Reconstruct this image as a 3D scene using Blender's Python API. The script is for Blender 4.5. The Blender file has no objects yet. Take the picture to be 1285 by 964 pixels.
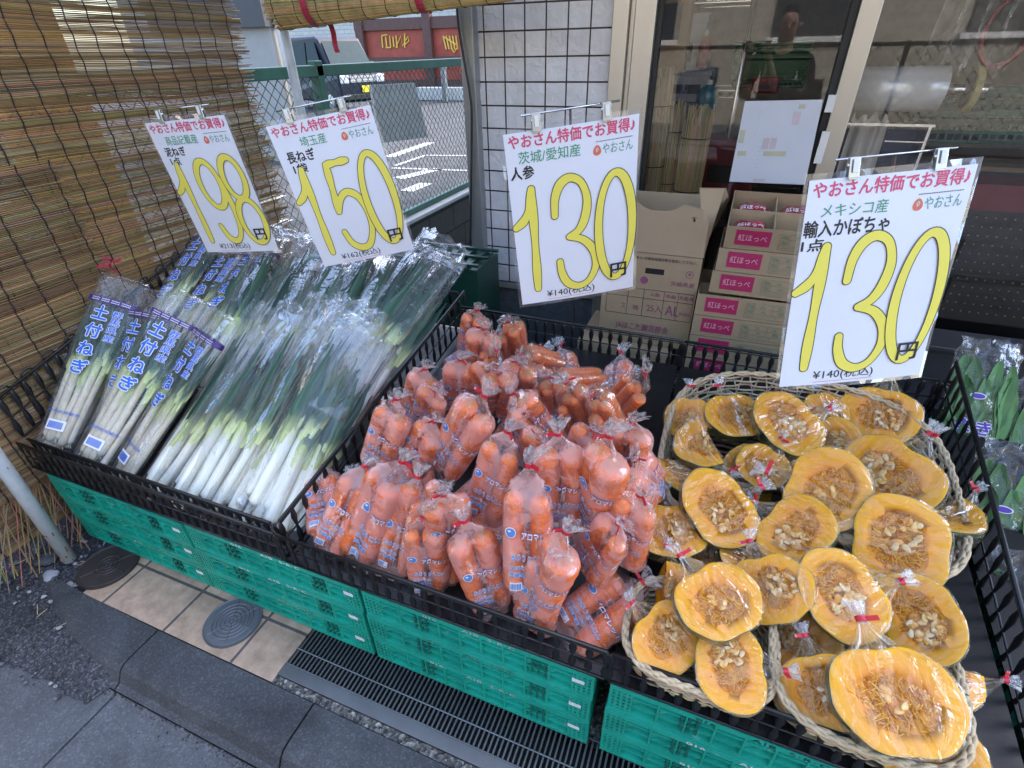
import bpy, bmesh, math, random
from mathutils import Vector, Matrix, noise
from mathutils.bvhtree import BVHTree
PI = math.pi
random.seed(7)
SC = bpy.context.scene
COL = SC.collection
# ------------------------------------------------------------------ camera model (solved from the photograph's vanishing points)
FPX, CX, CY, CAMZ = 654.2, 642.5, 482.0, 1.5
PITCH, ROLL, YAW = math.radians(32.734), math.radians(1.26), math.radians(22.347)
FW = Vector((-math.sin(YAW)*math.cos(PITCH), math.cos(YAW)*math.cos(PITCH), -math.sin(PITCH)))
RT0 = Vector((math.cos(YAW), math.sin(YAW), 0)); DN0 = FW.cross(RT0)
RT = RT0*math.cos(ROLL)+DN0*math.sin(ROLL); DN = -RT0*math.sin(ROLL)+DN0*math.cos(ROLL)
CAMP = Vector((0, 0, CAMZ))
def ray(x, y): return RT*((x-CX)/FPX)+DN*((y-CY)/FPX)+FW
def onz(x, y, z=0.0):
    d = ray(x, y); return CAMP+d*((z-CAMZ)/d.z)
def ony(x, y, Y):
    d = ray(x, y); return CAMP+d*(Y/d.y)
def onx(x, y, X):
    d = ray(x, y); return CAMP+d*(X/d.x)
def onpl(x, y, z0, sl=.155, y0=.64):
    d = ray(x, y); t = (z0+sl*(-y0)-CAMZ)/(d.z-sl*d.y); return CAMP+d*t

# ------------------------------------------------------------------ node helpers
def new_mat(name):
    m = bpy.data.materials.new(name); m.use_nodes = True
    nt = m.node_tree; nt.nodes.clear()
    return m, nt
def N(nt, t, **k):
    n = nt.nodes.new(t)
    for a, b in k.items():
        if a in n.inputs: n.inputs[a].default_value = b
        else: setattr(n, a, b)
    return n
def L(nt, a, b): nt.links.new(a, b)
def c4(c): return (c[0], c[1], c[2], 1)
MATS = {}
def pm(name, col, rough=.6, metal=0., var=.12, vscale=8., bump=0., bscale=60., col2=None, spec=.5, stretch=None, trans=0., coat=0., vdetail=4, scuff=None, grime=None):
    """principled surface whose colour wanders with noise"""
    if name in MATS: return MATS[name]
    m, nt = new_mat(name)
    out = N(nt, 'ShaderNodeOutputMaterial'); p = N(nt, 'ShaderNodeBsdfPrincipled')
    p.inputs['Roughness'].default_value = rough; p.inputs['Metallic'].default_value = metal
    p.inputs['Specular IOR Level'].default_value = spec
    if trans: p.inputs['Transmission Weight'].default_value = trans
    if coat: p.inputs['Coat Weight'].default_value = coat; p.inputs['Coat Roughness'].default_value = .15
    tc = N(nt, 'ShaderNodeTexCoord'); mp = N(nt, 'ShaderNodeMapping'); L(nt, tc.outputs['Object'], mp.inputs[0])
    if stretch: mp.inputs['Scale'].default_value = stretch
    n1 = N(nt, 'ShaderNodeTexNoise', Scale=vscale, Detail=vdetail, Roughness=.6); L(nt, mp.outputs[0], n1.inputs['Vector'])
    mx = N(nt, 'ShaderNodeMix', data_type='RGBA'); cr = N(nt, 'ShaderNodeValToRGB')
    cr.color_ramp.elements[0].position = .3; cr.color_ramp.elements[1].position = .7
    L(nt, n1.outputs['Fac'], cr.inputs[0]); L(nt, cr.outputs[0], mx.inputs[0])
    b = col2 or tuple(max(0, min(1, c*(1+var))) for c in col); a = col if col2 else tuple(c*(1-var) for c in col)
    mx.inputs[6].default_value = c4(a); mx.inputs[7].default_value = c4(b)
    src = mx.outputs[2]
    for cc_, sc_, st_, lo_, hi_, am_ in ([(scuff, 34., (1, 1, 5), .60, .68, .55)] if scuff else [])+([(grime, 7., (1, 1, 1), .52, .72, .6)] if grime else []):
        ms_ = N(nt, 'ShaderNodeMapping'); ms_.inputs['Scale'].default_value = st_; L(nt, tc.outputs['Object'], ms_.inputs[0]); oi_ = N(nt, 'ShaderNodeObjectInfo'); av_ = N(nt, 'ShaderNodeVectorMath', operation='ADD'); L(nt, ms_.outputs[0], av_.inputs[0]); mm_ = N(nt, 'ShaderNodeMath', operation='MULTIPLY'); mm_.inputs[1].default_value = 17.; L(nt, oi_.outputs['Random'], mm_.inputs[0]); L(nt, mm_.outputs[0], av_.inputs[1])
        ns_ = N(nt, 'ShaderNodeTexNoise', Scale=sc_, Detail=7, Roughness=.72, Distortion=.7); L(nt, av_.outputs[0], ns_.inputs['Vector'])
        rr_ = N(nt, 'ShaderNodeMapRange'); rr_.inputs[1].default_value = lo_; rr_.inputs[2].default_value = hi_; rr_.inputs[3].default_value = 0; rr_.inputs[4].default_value = am_; L(nt, ns_.outputs['Fac'], rr_.inputs[0])
        m3_ = N(nt, 'ShaderNodeMix', data_type='RGBA'); L(nt, rr_.outputs[0], m3_.inputs[0]); L(nt, src, m3_.inputs[6]); m3_.inputs[7].default_value = c4(cc_); src = m3_.outputs[2]
    L(nt, src, p.inputs['Base Color'])
    if bump:
        n2 = N(nt, 'ShaderNodeTexNoise', Scale=bscale, Detail=5, Roughness=.65); L(nt, mp.outputs[0], n2.inputs['Vector'])
        bp = N(nt, 'ShaderNodeBump', Strength=bump, Distance=.01); L(nt, n2.outputs['Fac'], bp.inputs['Height'])
        L(nt, bp.outputs[0], p.inputs['Normal'])
    L(nt, p.outputs[0], out.inputs[0])
    MATS[name] = m
    return m
def vcol_mat(name, rough=.45, nscale=30., namt=.25, bump=.2, bscale=80, stretch=(1, 1, 1), spec=.4, sss=0.):
    """principled surface coloured by the mesh attribute Col, broken up by noise"""
    m, nt = new_mat(name)
    out = N(nt, 'ShaderNodeOutputMaterial'); p = N(nt, 'ShaderNodeBsdfPrincipled')
    p.inputs['Roughness'].default_value = rough; p.inputs['Specular IOR Level'].default_value = spec
    at = N(nt, 'ShaderNodeAttribute', attribute_name='Col')
    tc = N(nt, 'ShaderNodeTexCoord'); mp = N(nt, 'ShaderNodeMapping'); mp.inputs['Scale'].default_value = stretch
    L(nt, tc.outputs['Object'], mp.inputs[0])
    n1 = N(nt, 'ShaderNodeTexNoise', Scale=nscale, Detail=5, Roughness=.65); L(nt, mp.outputs[0], n1.inputs['Vector'])
    mr = N(nt, 'ShaderNodeMapRange'); mr.inputs[1].default_value = .3; mr.inputs[2].default_value = .7
    mr.inputs[3].default_value = 1-namt; mr.inputs[4].default_value = 1+namt*.6; L(nt, n1.outputs['Fac'], mr.inputs[0])
    ml = N(nt, 'ShaderNodeMix', data_type='RGBA', blend_type='MULTIPLY'); ml.inputs[0].default_value = 1
    L(nt, at.outputs['Color'], ml.inputs[6])
    cb = N(nt, 'ShaderNodeCombineColor'); [L(nt, mr.outputs[0], cb.inputs[i]) for i in range(3)]
    L(nt, cb.outputs[0], ml.inputs[7]); L(nt, ml.outputs[2], p.inputs['Base Color'])
    if sss:
        p.inputs['Subsurface Weight'].default_value = sss; p.inputs['Subsurface Radius'].default_value = (.01, .005, .003); p.inputs['Subsurface Scale'].default_value = .3
    if bump:
        n2 = N(nt, 'ShaderNodeTexNoise', Scale=bscale, Detail=4); L(nt, mp.outputs[0], n2.inputs['Vector'])
        bp = N(nt, 'ShaderNodeBump', Strength=bump, Distance=.004); L(nt, n2.outputs['Fac'], bp.inputs['Height']); L(nt, bp.outputs[0], p.inputs['Normal'])
    L(nt, p.outputs[0], out.inputs[0])
    return m
def film_mat(name, base=.05, edge=.5, haze=.3, hcol=(.9, .9, .92), lo=.45, hi=.6, hscale=22., streak=.3, us=14., vs=3., rough=.12, bump=.5, bscale=30., fs=40., fa=.35, fh=0., fst=(1, .45, 1)):
    """thin clear plastic: see-through, glossy where it creases, milky in patches, sheen painted in as pale streaks (UV: u around, v along)"""
    m, nt = new_mat(name)
    out = N(nt, 'ShaderNodeOutputMaterial')
    tr = N(nt, 'ShaderNodeBsdfTransparent'); tr.inputs[0].default_value = (.97, .97, .97, 1)
    gl = N(nt, 'ShaderNodeBsdfGlossy', Roughness=rough); gl.inputs[0].default_value = (1, 1, 1, 1)
    df = N(nt, 'ShaderNodeBsdfDiffuse'); df.inputs[0].default_value = c4(hcol)
    tl = N(nt, 'ShaderNodeBsdfTranslucent'); tl.inputs[0].default_value = c4(hcol)
    dm = N(nt, 'ShaderNodeMixShader'); dm.inputs[0].default_value = .4; L(nt, df.outputs[0], dm.inputs[1]); L(nt, tl.outputs[0], dm.inputs[2])
    tc = N(nt, 'ShaderNodeTexCoord'); oi = N(nt, 'ShaderNodeObjectInfo')
    off = N(nt, 'ShaderNodeVectorMath', operation='ADD'); L(nt, tc.outputs['Object'], off.inputs[0])
    cbx = N(nt, 'ShaderNodeCombineXYZ'); m10 = N(nt, 'ShaderNodeMath', operation='MULTIPLY'); m10.inputs[1].default_value = 9.
    L(nt, oi.outputs['Random'], m10.inputs[0]); L(nt, m10.outputs[0], cbx.inputs[2]); L(nt, m10.outputs[0], cbx.inputs[0]); L(nt, cbx.outputs[0], off.inputs[1])
    # crease bump
    nb = N(nt, 'ShaderNodeTexNoise', Scale=bscale, Detail=3, Distortion=1.2); L(nt, off.outputs[0], nb.inputs['Vector'])
    mpu = N(nt, 'ShaderNodeMapping'); mpu.inputs['Scale'].default_value = (us, vs, 1); L(nt, tc.outputs['UV'], mpu.inputs[0])
    addu = N(nt, 'ShaderNodeVectorMath', operation='ADD'); L(nt, mpu.outputs[0], addu.inputs[0]); L(nt, cbx.outputs[0], addu.inputs[1])
    ns = N(nt, 'ShaderNodeTexNoise', Scale=1., Detail=3, Roughness=.55, Distortion=.6); L(nt, addu.outputs[0], ns.inputs['Vector'])
    ad = N(nt, 'ShaderNodeMath', operation='ADD'); L(nt, nb.outputs['Fac'], ad.inputs[0]); L(nt, ns.outputs['Fac'], ad.inputs[1])
    bp = N(nt, 'ShaderNodeBump', Strength=bump, Distance=.012); L(nt, ad.outputs[0], bp.inputs['Height']); 
    # flat facets between folds: every cell tilts its own way
    fm_ = N(nt, 'ShaderNodeMapping'); fm_.inputs['Scale'].default_value = fst; nd = N(nt, 'ShaderNodeTexNoise', Scale=fs*.35, Detail=2); L(nt, off.outputs[0], nd.inputs['Vector'])
    nsb = N(nt, 'ShaderNodeVectorMath', operation='MULTIPLY_ADD'); nsb.inputs[1].default_value = (.05, .05, .05); L(nt, nd.outputs['Color'], nsb.inputs[0]); L(nt, off.outputs[0], nsb.inputs[2]); L(nt, nsb.outputs[0], fm_.inputs[0])
    vf = N(nt, 'ShaderNodeTexVoronoi', Scale=fs); L(nt, fm_.outputs[0], vf.inputs['Vector'])
    vs_ = N(nt, 'ShaderNodeVectorMath', operation='SUBTRACT'); vs_.inputs[1].default_value = (.5, .5, .5); L(nt, vf.outputs['Color'], vs_.inputs[0])
    vm_ = N(nt, 'ShaderNodeVectorMath', operation='MULTIPLY_ADD'); vm_.inputs[1].default_value = (fa*2, fa*2, fa*2); L(nt, vs_.outputs[0], vm_.inputs[0]); L(nt, bp.outputs[0], vm_.inputs[2])
    vn_ = N(nt, 'ShaderNodeVectorMath', operation='NORMALIZE'); L(nt, vm_.outputs[0], vn_.inputs[0]); L(nt, vn_.outputs[0], gl.inputs['Normal'])
    lw = N(nt, 'ShaderNodeLayerWeight', Blend=.35); L(nt, bp.outputs[0], lw.inputs['Normal'])
    mr = N(nt, 'ShaderNodeMapRange'); mr.inputs[3].default_value = base; mr.inputs[4].default_value = edge; L(nt, lw.outputs['Fresnel'], mr.inputs[0])
    m1 = N(nt, 'ShaderNodeMixShader'); L(nt, mr.outputs[0], m1.inputs[0]); L(nt, tr.outputs[0], m1.inputs[1]); L(nt, gl.outputs[0], m1.inputs[2])
    # milky patches + pale crease streaks that imitate sheen
    nh = N(nt, 'ShaderNodeTexNoise', Scale=hscale, Detail=4, Roughness=.6, Distortion=.4); L(nt, off.outputs[0], nh.inputs['Vector'])
    r1 = N(nt, 'ShaderNodeMapRange'); r1.inputs[1].default_value = lo; r1.inputs[2].default_value = hi; r1.inputs[3].default_value = .03; r1.inputs[4].default_value = haze; L(nt, nh.outputs['Fac'], r1.inputs[0])
    r2 = N(nt, 'ShaderNodeMapRange'); r2.inputs[1].default_value = .58; r2.inputs[2].default_value = .72; r2.inputs[3].default_value = 0; r2.inputs[4].default_value = streak; L(nt, ns.outputs['Fac'], r2.inputs[0])
    mxx = N(nt, 'ShaderNodeMath', operation='MAXIMUM'); L(nt, r1.outputs[0], mxx.inputs[0]); L(nt, r2.outputs[0], mxx.inputs[1])
    if fh:  # whole cells turn pale, painted like facets reflecting light
        r3 = N(nt, 'ShaderNodeMapRange'); r3.inputs[1].default_value = .72; r3.inputs[2].default_value = .80; r3.inputs[3].default_value = 0; r3.inputs[4].default_value = fh
        sc_ = N(nt, 'ShaderNodeSeparateColor'); L(nt, vf.outputs['Color'], sc_.inputs[0]); L(nt, sc_.outputs[2], r3.inputs[0])
        mx3 = N(nt, 'ShaderNodeMath', operation='MAXIMUM'); L(nt, mxx.outputs[0], mx3.inputs[0]); L(nt, r3.outputs[0], mx3.inputs[1]); mxx = mx3
    m2 = N(nt, 'ShaderNodeMixShader'); L(nt, mxx.outputs[0], m2.inputs[0]); L(nt, m1.outputs[0], m2.inputs[1]); L(nt, dm.outputs[0], m2.inputs[2])
    L(nt, m2.outputs[0], out.inputs[0])
    return m
def glass_mat(name, tint=(.93, .95, .94), ior=1.5, boost=1.):
    m, nt = new_mat(name)
    out = N(nt, 'ShaderNodeOutputMaterial')
    tr = N(nt, 'ShaderNodeBsdfTransparent'); tr.inputs[0].default_value = c4(tint)
    gl = N(nt, 'ShaderNodeBsdfGlossy', Roughness=.0); fr = N(nt, 'ShaderNodeFresnel', IOR=ior)
    tc = N(nt, 'ShaderNodeTexCoord'); nz = N(nt, 'ShaderNodeTexNoise', Scale=3, Detail=3); L(nt, tc.outputs['Object'], nz.inputs['Vector'])
    mu = N(nt, 'ShaderNodeMath', operation='MULTIPLY'); mu.inputs[1].default_value = boost
    ad = N(nt, 'ShaderNodeMath', operation='MULTIPLY_ADD'); ad.inputs[1].default_value = .03; L(nt, nz.outputs['Fac'], ad.inputs[0]); L(nt, mu.outputs[0], ad.inputs[2])
    L(nt, fr.outputs[0], mu.inputs[0])
    mx = N(nt, 'ShaderNodeMixShader'); L(nt, ad.outputs[0], mx.inputs[0]); L(nt, tr.outputs[0], mx.inputs[1]); L(nt, gl.outputs[0], mx.inputs[2])
    L(nt, mx.outputs[0], out.inputs[0])
    return m

# ------------------------------------------------------------------ mesh builder
class MB:
    def __init__(s): s.v = []; s.f = []; s.c = []; s.u = []; s.mi = []; s.cm = 0
    def add(s, vs, fs, col=None, uv=None):
        o = len(s.v); s.v += [Vector(p) for p in vs]
        s.c += (col if isinstance(col, list) else [col or (1, 1, 1)]*len(vs))
        s.u += (uv if uv else [(p[0], p[1]) for p in vs])
        s.f += [tuple(i+o for i in f) for f in fs]; s.mi += [s.cm]*len(fs)
        return s
    def box(s, c, d, R=None, col=None, taper=None):
        x, y, z = d[0]/2, d[1]/2, d[2]/2; t = taper or 1
        P = [(-x, -y, -z), (x, -y, -z), (x, y, -z), (-x, y, -z), (-x*t, -y*t, z), (x*t, -y*t, z), (x*t, y*t, z), (-x*t, y*t, z)]
        P = [Vector(p) for p in P]
        if R: P = [R @ p for p in P]
        c = Vector(c)
        return s.add([p+c for p in P], [(3, 2, 1, 0), (4, 5, 6, 7), (0, 1, 5, 4), (1, 2, 6, 5), (2, 3, 7, 6), (3, 0, 4, 7)], col)
    def bx(s, x0, x1, y0, y1, z0, z1, col=None): return s.box(((x0+x1)/2, (y0+y1)/2, (z0+z1)/2), (x1-x0, y1-y0, z1-z0), col=col)
    def tube(s, pts, r, n=8, cap=True, col=None, flat=1., up=None, cols=None):
        pts = [Vector(p) for p in pts]; k = len(pts); R = r if isinstance(r, (list, tuple)) else [r]*k
        rings = []; prev = Vector(up) if up else None
        for i, p in enumerate(pts):
            t = (pts[min(i+1, k-1)]-pts[max(i-1, 0)]).normalized()
            if prev is None:
                a = Vector((0, 0, 1)) if abs(t.z) < .9 else Vector((1, 0, 0))
            else: a = prev
            b = a-t*a.dot(t)
            if b.length < 1e-5: b = t.orthogonal()
            b.normalize(); prev = b; c = t.cross(b)
            rings.append([p+(b*math.cos(2*PI*j/n)*flat+c*math.sin(2*PI*j/n))*R[i] for j in range(n)])
        return s.rings(rings, cap, col, cols)
    def rings(s, rings, cap=True, col=None, cols=None, closed=True):
        n = len(rings[0]); vs = []; uv = []; cl = []
        for i, rg in enumerate(rings):
            for j, p in enumerate(rg):
                vs.append(p); uv.append((j/n, i/max(1, len(rings)-1))); cl.append((cols[i] if cols else (col or (1, 1, 1))))
        fs = []
        for i in range(len(rings)-1):
            for j in range(n if closed else n-1):
                fs.append((i*n+j, i*n+(j+1) % n, (i+1)*n+(j+1) % n, (i+1)*n+j))
        if cap and closed: fs.append(tuple(range(n-1, -1, -1))); fs.append(tuple((len(rings)-1)*n+j for j in range(n)))
        return s.add(vs, fs, cl, uv)
    def lathe(s, prof, n=24, origin=(0, 0, 0), col=None, cols=None, cap=True):
        o = Vector(origin)
        return s.rings([[o+Vector((r*math.cos(2*PI*j/n), r*math.sin(2*PI*j/n), z)) for j in range(n)] for r, z in prof], cap, col, cols)
    def prism(s, poly, z0, z1, axis='z', col=None):
        n = len(poly)
        def q(p, h): return {'z': (p[0], p[1], h), 'y': (p[0], h, p[1]), 'x': (h, p[0], p[1])}[axis]
        return s.add([q(p, z0) for p in poly]+[q(p, z1) for p in poly],
                     [tuple(range(n-1, -1, -1)), tuple(range(n, 2*n))]+[(i, (i+1) % n, n+(i+1) % n, n+i) for i in range(n)], col)
    def xf(s, M):
        s.v = [M @ p for p in s.v]; return s
    def mesh(s, name, mats, smooth=False):
        me = bpy.data.meshes.new(name); me.from_pydata(s.v, [], s.f)
        for m in (mats if isinstance(mats, (list, tuple)) else [mats]): me.materials.append(m)
        if any(s.mi): me.polygons.foreach_set('material_index', s.mi)
        a = me.attributes.new('Col', 'FLOAT_COLOR', 'POINT')
        a.data.foreach_set('color', [x for c in s.c for x in (c[0], c[1], c[2], 1)])
        ul = me.uv_layers.new(name='UVMap'); lv = [0]*len(me.loops); me.loops.foreach_get('vertex_index', lv)
        ul.data.foreach_set('uv', [x for i in lv for x in s.u[i]])
        if smooth: me.polygons.foreach_set('use_smooth', [True]*len(me.polygons))
        me.update(); return me
    def obj(s, name, mats, parent=None, smooth=False, bevel=0.):
        o = bpy.data.objects.new(name, s.mesh(name, mats, smooth)); COL.objects.link(o)
        if parent: o.parent = parent
        if bevel:
            b = o.modifiers.new('bevel', 'BEVEL'); b.width = bevel; b.segments = 2; b.limit_method = 'ANGLE'
        return o
def tag(o, label=None, cat=None, group=None, kind=None):
    if label: o['label'] = label
    if cat: o['category'] = cat
    if group: o['group'] = group
    if kind: o['kind'] = kind
    return o
def thing(name, label, cat, M=None, group=None):
    o = bpy.data.objects.new(name, None); COL.objects.link(o); o.empty_display_size = .05
    if M is not None: o.matrix_world = M if isinstance(M, Matrix) else Matrix.Translation(Vector(M))
    return tag(o, label, cat, group)
def copy_tree(o, label, M=None, group=None):
    r = o.copy(); COL.objects.link(r); r['label'] = label
    if group: r['group'] = group
    if M is not None: r.matrix_world = M
    for ch in list(o.children):
        c = ch.copy(); COL.objects.link(c); c.parent = r; c.matrix_parent_inverse = ch.matrix_parent_inverse.copy()
        for g in list(ch.children):
            d = g.copy(); COL.objects.link(d); d.parent = c; d.matrix_parent_inverse = g.matrix_parent_inverse.copy()
    return r
def frame(o, x, y, z):
    return Matrix(((x[0], y[0], z[0], o[0]), (x[1], y[1], z[1], o[1]), (x[2], y[2], z[2], o[2]), (0, 0, 0, 1)))

# ------------------------------------------------------------------ lettering (Blender's own built-in font, turned into mesh)
TXT = {}
def text_raw(s, bold=0.):
    k = (s, bold)
    if k in TXT: return TXT[k]
    cu = bpy.data.curves.new('t', 'FONT'); cu.body = s; cu.size = 1; cu.resolution_u = 2; cu.fill_mode = 'FRONT'
    o = bpy.data.objects.new('t', cu); COL.objects.link(o)
    dg = bpy.context.evaluated_depsgraph_get(); me = bpy.data.meshes.new_from_object(o.evaluated_get(dg))
    vs = [v.co.copy() for v in me.vertices]; fs = [tuple(p.vertices) for p in me.polygons]
    bpy.data.objects.remove(o); bpy.data.curves.remove(cu); bpy.data.meshes.remove(me)
    if bold:                                                  # thicken by stacking shifted copies a hair apart
        n = len(vs); v2, f2 = [], []
        for i in range(8): d = Vector((math.cos(i*PI/4)*bold, math.sin(i*PI/4)*bold, i*2.5e-5)); v2 += [v+d for v in vs]; f2 += [tuple(j+i*n for j in f) for f in fs]
        vs, fs = v2, f2
    TXT[k] = (vs, fs); return TXT[k]
def text_box(s, x0, y0, w, h, bold=0., z=0., ref=None):
    """lettering fitted to a box: lower left corner x0,y0"""
    vs, fs = text_raw(s, bold); rv = text_raw(ref or s, 0.)[0]
    if not vs: return [], []
    ax, bx_ = min(v.x for v in rv), max(v.x for v in rv); ay, by = min(v.y for v in rv), max(v.y for v in rv)
    return [Vector((x0+(v.x-ax)/(bx_-ax)*w, y0+(v.y-ay)/max(1e-6, by-ay)*h, z+v.z)) for v in vs], fs
def cut_grid(vs, fs, step):
    bm = bmesh.new(); bv = [bm.verts.new(v) for v in vs]
    for f in fs:
        try: bm.faces.new([bv[i] for i in f])
        except ValueError: pass
    for ax in (0, 1):
        a = min(v[ax] for v in vs); b = max(v[ax] for v in vs); k = a+step
        while k < b:
            no = [0, 0, 0]; no[ax] = 1; co = [0, 0, 0]; co[ax] = k
            bmesh.ops.bisect_plane(bm, geom=bm.verts[:]+bm.edges[:]+bm.faces[:], plane_co=co, plane_no=no); k += step
    bm.verts.index_update(); v2 = [v.co.copy() for v in bm.verts]; f2 = [tuple(v.index for v in f.verts) for f in bm.faces]; bm.free()
    return v2, f2
def stroke(mb, pts, w, z, closed=False, col=None):
    """flat round-ended pen stroke in the xy plane"""
    P = [Vector((p[0], p[1])) for p in pts]; W = w if isinstance(w, list) else [w]*len(P)
    n = len(P); a = []; b = []
    for i in range(n):
        t = (P[(i+1) % n]-P[i-1]) if closed else (P[min(i+1, n-1)]-P[max(i-1, 0)])
        t.normalize(); q = Vector((-t.y, t.x))*W[i]/2; a.append(P[i]+q); b.append(P[i]-q)
    vs = [(p.x, p.y, z) for p in a]+[(p.x, p.y, z) for p in b]
    fs = [(i, n+i, n+(i+1) % n, (i+1) % n) for i in range(n if closed else n-1)]
    mb.add(vs, fs, col)
    if not closed:
        for e, d in ((0, -1), (n-1, 1)):
            t = (P[min(e+1, n-1)]-P[max(e-1, 0)]).normalized()*d; q = Vector((-t.y, t.x)); r = W[e]/2
            mb.add([(P[e].x+(q.x*math.cos(k)+t.x*math.sin(k))*r, P[e].y+(q.y*math.cos(k)+t.y*math.sin(k))*r, z) for k in [PI*i/10 for i in range(11)]], [tuple(range(11))], col)
def smooth_path(pts, k=8):
    P = [Vector(p) for p in pts]; out = []
    for i in range(len(P)-1):
        p0, p1, p2, p3 = P[max(i-1, 0)], P[i], P[i+1], P[min(i+2, len(P)-1)]
        for j in range(k):
            t = j/k; out.append(.5*((2*p1)+(p2-p0)*t+(2*p0-5*p1+4*p2-p3)*t*t+(3*p1-p0-3*p2+p3)*t**3))
    out.append(P[-1]); return out
def lerp(a, b, t): return a+(b-a)*t
def mixc(a, b, t): return tuple(lerp(x, y, t) for x, y in zip(a, b))
def sst(a, b, x):
    t = max(0, min(1, (x-a)/(b-a))); return t*t*(3-2*t)
# ================================================================== materials of the setting
def gravel_mat(name, a, b, scale=90., bump=.6, rough=.85, damp=None):
    m, nt = new_mat(name); out = N(nt, 'ShaderNodeOutputMaterial'); p = N(nt, 'ShaderNodeBsdfPrincipled'); p.inputs['Roughness'].default_value = rough
    tc = N(nt, 'ShaderNodeTexCoord'); vo = N(nt, 'ShaderNodeTexVoronoi', Scale=scale); L(nt, tc.outputs['Object'], vo.inputs['Vector'])
    nz = N(nt, 'ShaderNodeTexNoise', Scale=3., Detail=5, Roughness=.6); L(nt, tc.outputs['Object'], nz.inputs['Vector'])
    nf = N(nt, 'ShaderNodeTexNoise', Scale=scale*1.4, Detail=4); L(nt, tc.outputs['Object'], nf.inputs['Vector'])
    sp = N(nt, 'ShaderNodeSeparateColor'); L(nt, vo.outputs['Color'], sp.inputs[0])
    cr = N(nt, 'ShaderNodeValToRGB'); cr.color_ramp.elements[0].color = c4(a); cr.color_ramp.elements[1].color = c4(b)
    e = cr.color_ramp.elements.new(.75); e.color = c4(mixc(a, b, .35))
    L(nt, sp.outputs[0], cr.inputs[0])
    nz.inputs['Detail'].default_value = 9; nz.inputs['Roughness'].default_value = .68; nz.inputs['Distortion'].default_value = .5
    mr = N(nt, 'ShaderNodeMapRange'); mr.inputs[1].default_value = .34; mr.inputs[2].default_value = .66; mr.inputs[3].default_value = .5; mr.inputs[4].default_value = 1.2; L(nt, nz.outputs['Fac'], mr.inputs[0])
    ml = N(nt, 'ShaderNodeMix', data_type='RGBA', blend_type='MULTIPLY'); ml.inputs[0].default_value = 1
    cb = N(nt, 'ShaderNodeCombineColor'); [L(nt, mr.outputs[0], cb.inputs[i]) for i in range(3)]
    L(nt, cr.outputs[0], ml.inputs[6]); L(nt, cb.outputs[0], ml.inputs[7]); L(nt, ml.outputs[2], p.inputs['Base Color'])
    ad = N(nt, 'ShaderNodeMath', operation='ADD'); L(nt, vo.outputs['Distance'], ad.inputs[0]); L(nt, nf.outputs['Fac'], ad.inputs[1])
    bp = N(nt, 'ShaderNodeBump', Strength=bump, Distance=.006); L(nt, ad.outputs[0], bp.inputs['Height']); L(nt, bp.outputs[0], p.inputs['Normal'])
    L(nt, p.outputs[0], out.inputs[0]); return m
def brick_mat(name, c1, c2, mort, bw, bh, ms=.004, off=0., bump=.8, nb=.5, nscale=35, rough=.4, axes='xz', spec=.5, grime=.18, gscale=6):
    """tiles or blocks in metres, with relief in every tile"""
    m, nt = new_mat(name); out = N(nt, 'ShaderNodeOutputMaterial'); p = N(nt, 'ShaderNodeBsdfPrincipled'); p.inputs['Roughness'].default_value = rough; p.inputs['Specular IOR Level'].default_value = spec
    tc = N(nt, 'ShaderNodeTexCoord'); sx = N(nt, 'ShaderNodeSeparateXYZ'); cx = N(nt, 'ShaderNodeCombineXYZ'); L(nt, tc.outputs['Object'], sx.inputs[0])
    L(nt, sx.outputs['xyz'.index(axes[0])], cx.inputs[0]); L(nt, sx.outputs['xyz'.index(axes[1])], cx.inputs[1])
    br = N(nt, 'ShaderNodeTexBrick', offset=off, squash=1.); br.inputs['Scale'].default_value = 1; br.inputs['Brick Width'].default_value = bw; br.inputs['Row Height'].default_value = bh
    br.inputs['Mortar Size'].default_value = ms; br.inputs['Mortar Smooth'].default_value = .1; br.inputs['Bias'].default_value = 0
    br.inputs['Color1'].default_value = c4(c1); br.inputs['Color2'].default_value = c4(c2); br.inputs['Mortar'].default_value = c4(mort); L(nt, cx.outputs[0], br.inputs['Vector'])
    nz = N(nt, 'ShaderNodeTexNoise', Scale=nscale, Detail=4, Distortion=.8); L(nt, tc.outputs['Object'], nz.inputs['Vector'])
    n2 = N(nt, 'ShaderNodeTexNoise', Scale=gscale, Detail=8, Roughness=.7); L(nt, tc.outputs['Object'], n2.inputs['Vector'])
    mr = N(nt, 'ShaderNodeMapRange'); mr.inputs[1].default_value = .3; mr.inputs[2].default_value = .7; mr.inputs[3].default_value = 1-grime; mr.inputs[4].default_value = 1+grime*.6; L(nt, n2.outputs['Fac'], mr.inputs[0])
    ml = N(nt, 'ShaderNodeMix', data_type='RGBA', blend_type='MULTIPLY'); ml.inputs[0].default_value = 1; cb = N(nt, 'ShaderNodeCombineColor'); [L(nt, mr.outputs[0], cb.inputs[i]) for i in range(3)]
    L(nt, br.outputs['Color'], ml.inputs[6]); L(nt, cb.outputs[0], ml.inputs[7]); L(nt, ml.outputs[2], p.inputs['Base Color'])
    iv = N(nt, 'ShaderNodeMath', operation='MULTIPLY_ADD'); iv.inputs[1].default_value = -1.; L(nt, br.outputs['Fac'], iv.inputs[0])
    mu = N(nt, 'ShaderNodeMath', operation='MULTIPLY'); mu.inputs[1].default_value = nb; L(nt, nz.outputs['Fac'], mu.inputs[0]); L(nt, mu.outputs[0], iv.inputs[2])
    bp = N(nt, 'ShaderNodeBump', Strength=bump, Distance=.008); L(nt, iv.outputs[0], bp.inputs['Height']); L(nt, bp.outputs[0], p.inputs['Normal'])
    L(nt, p.outputs[0], out.inputs[0]); return m
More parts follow.
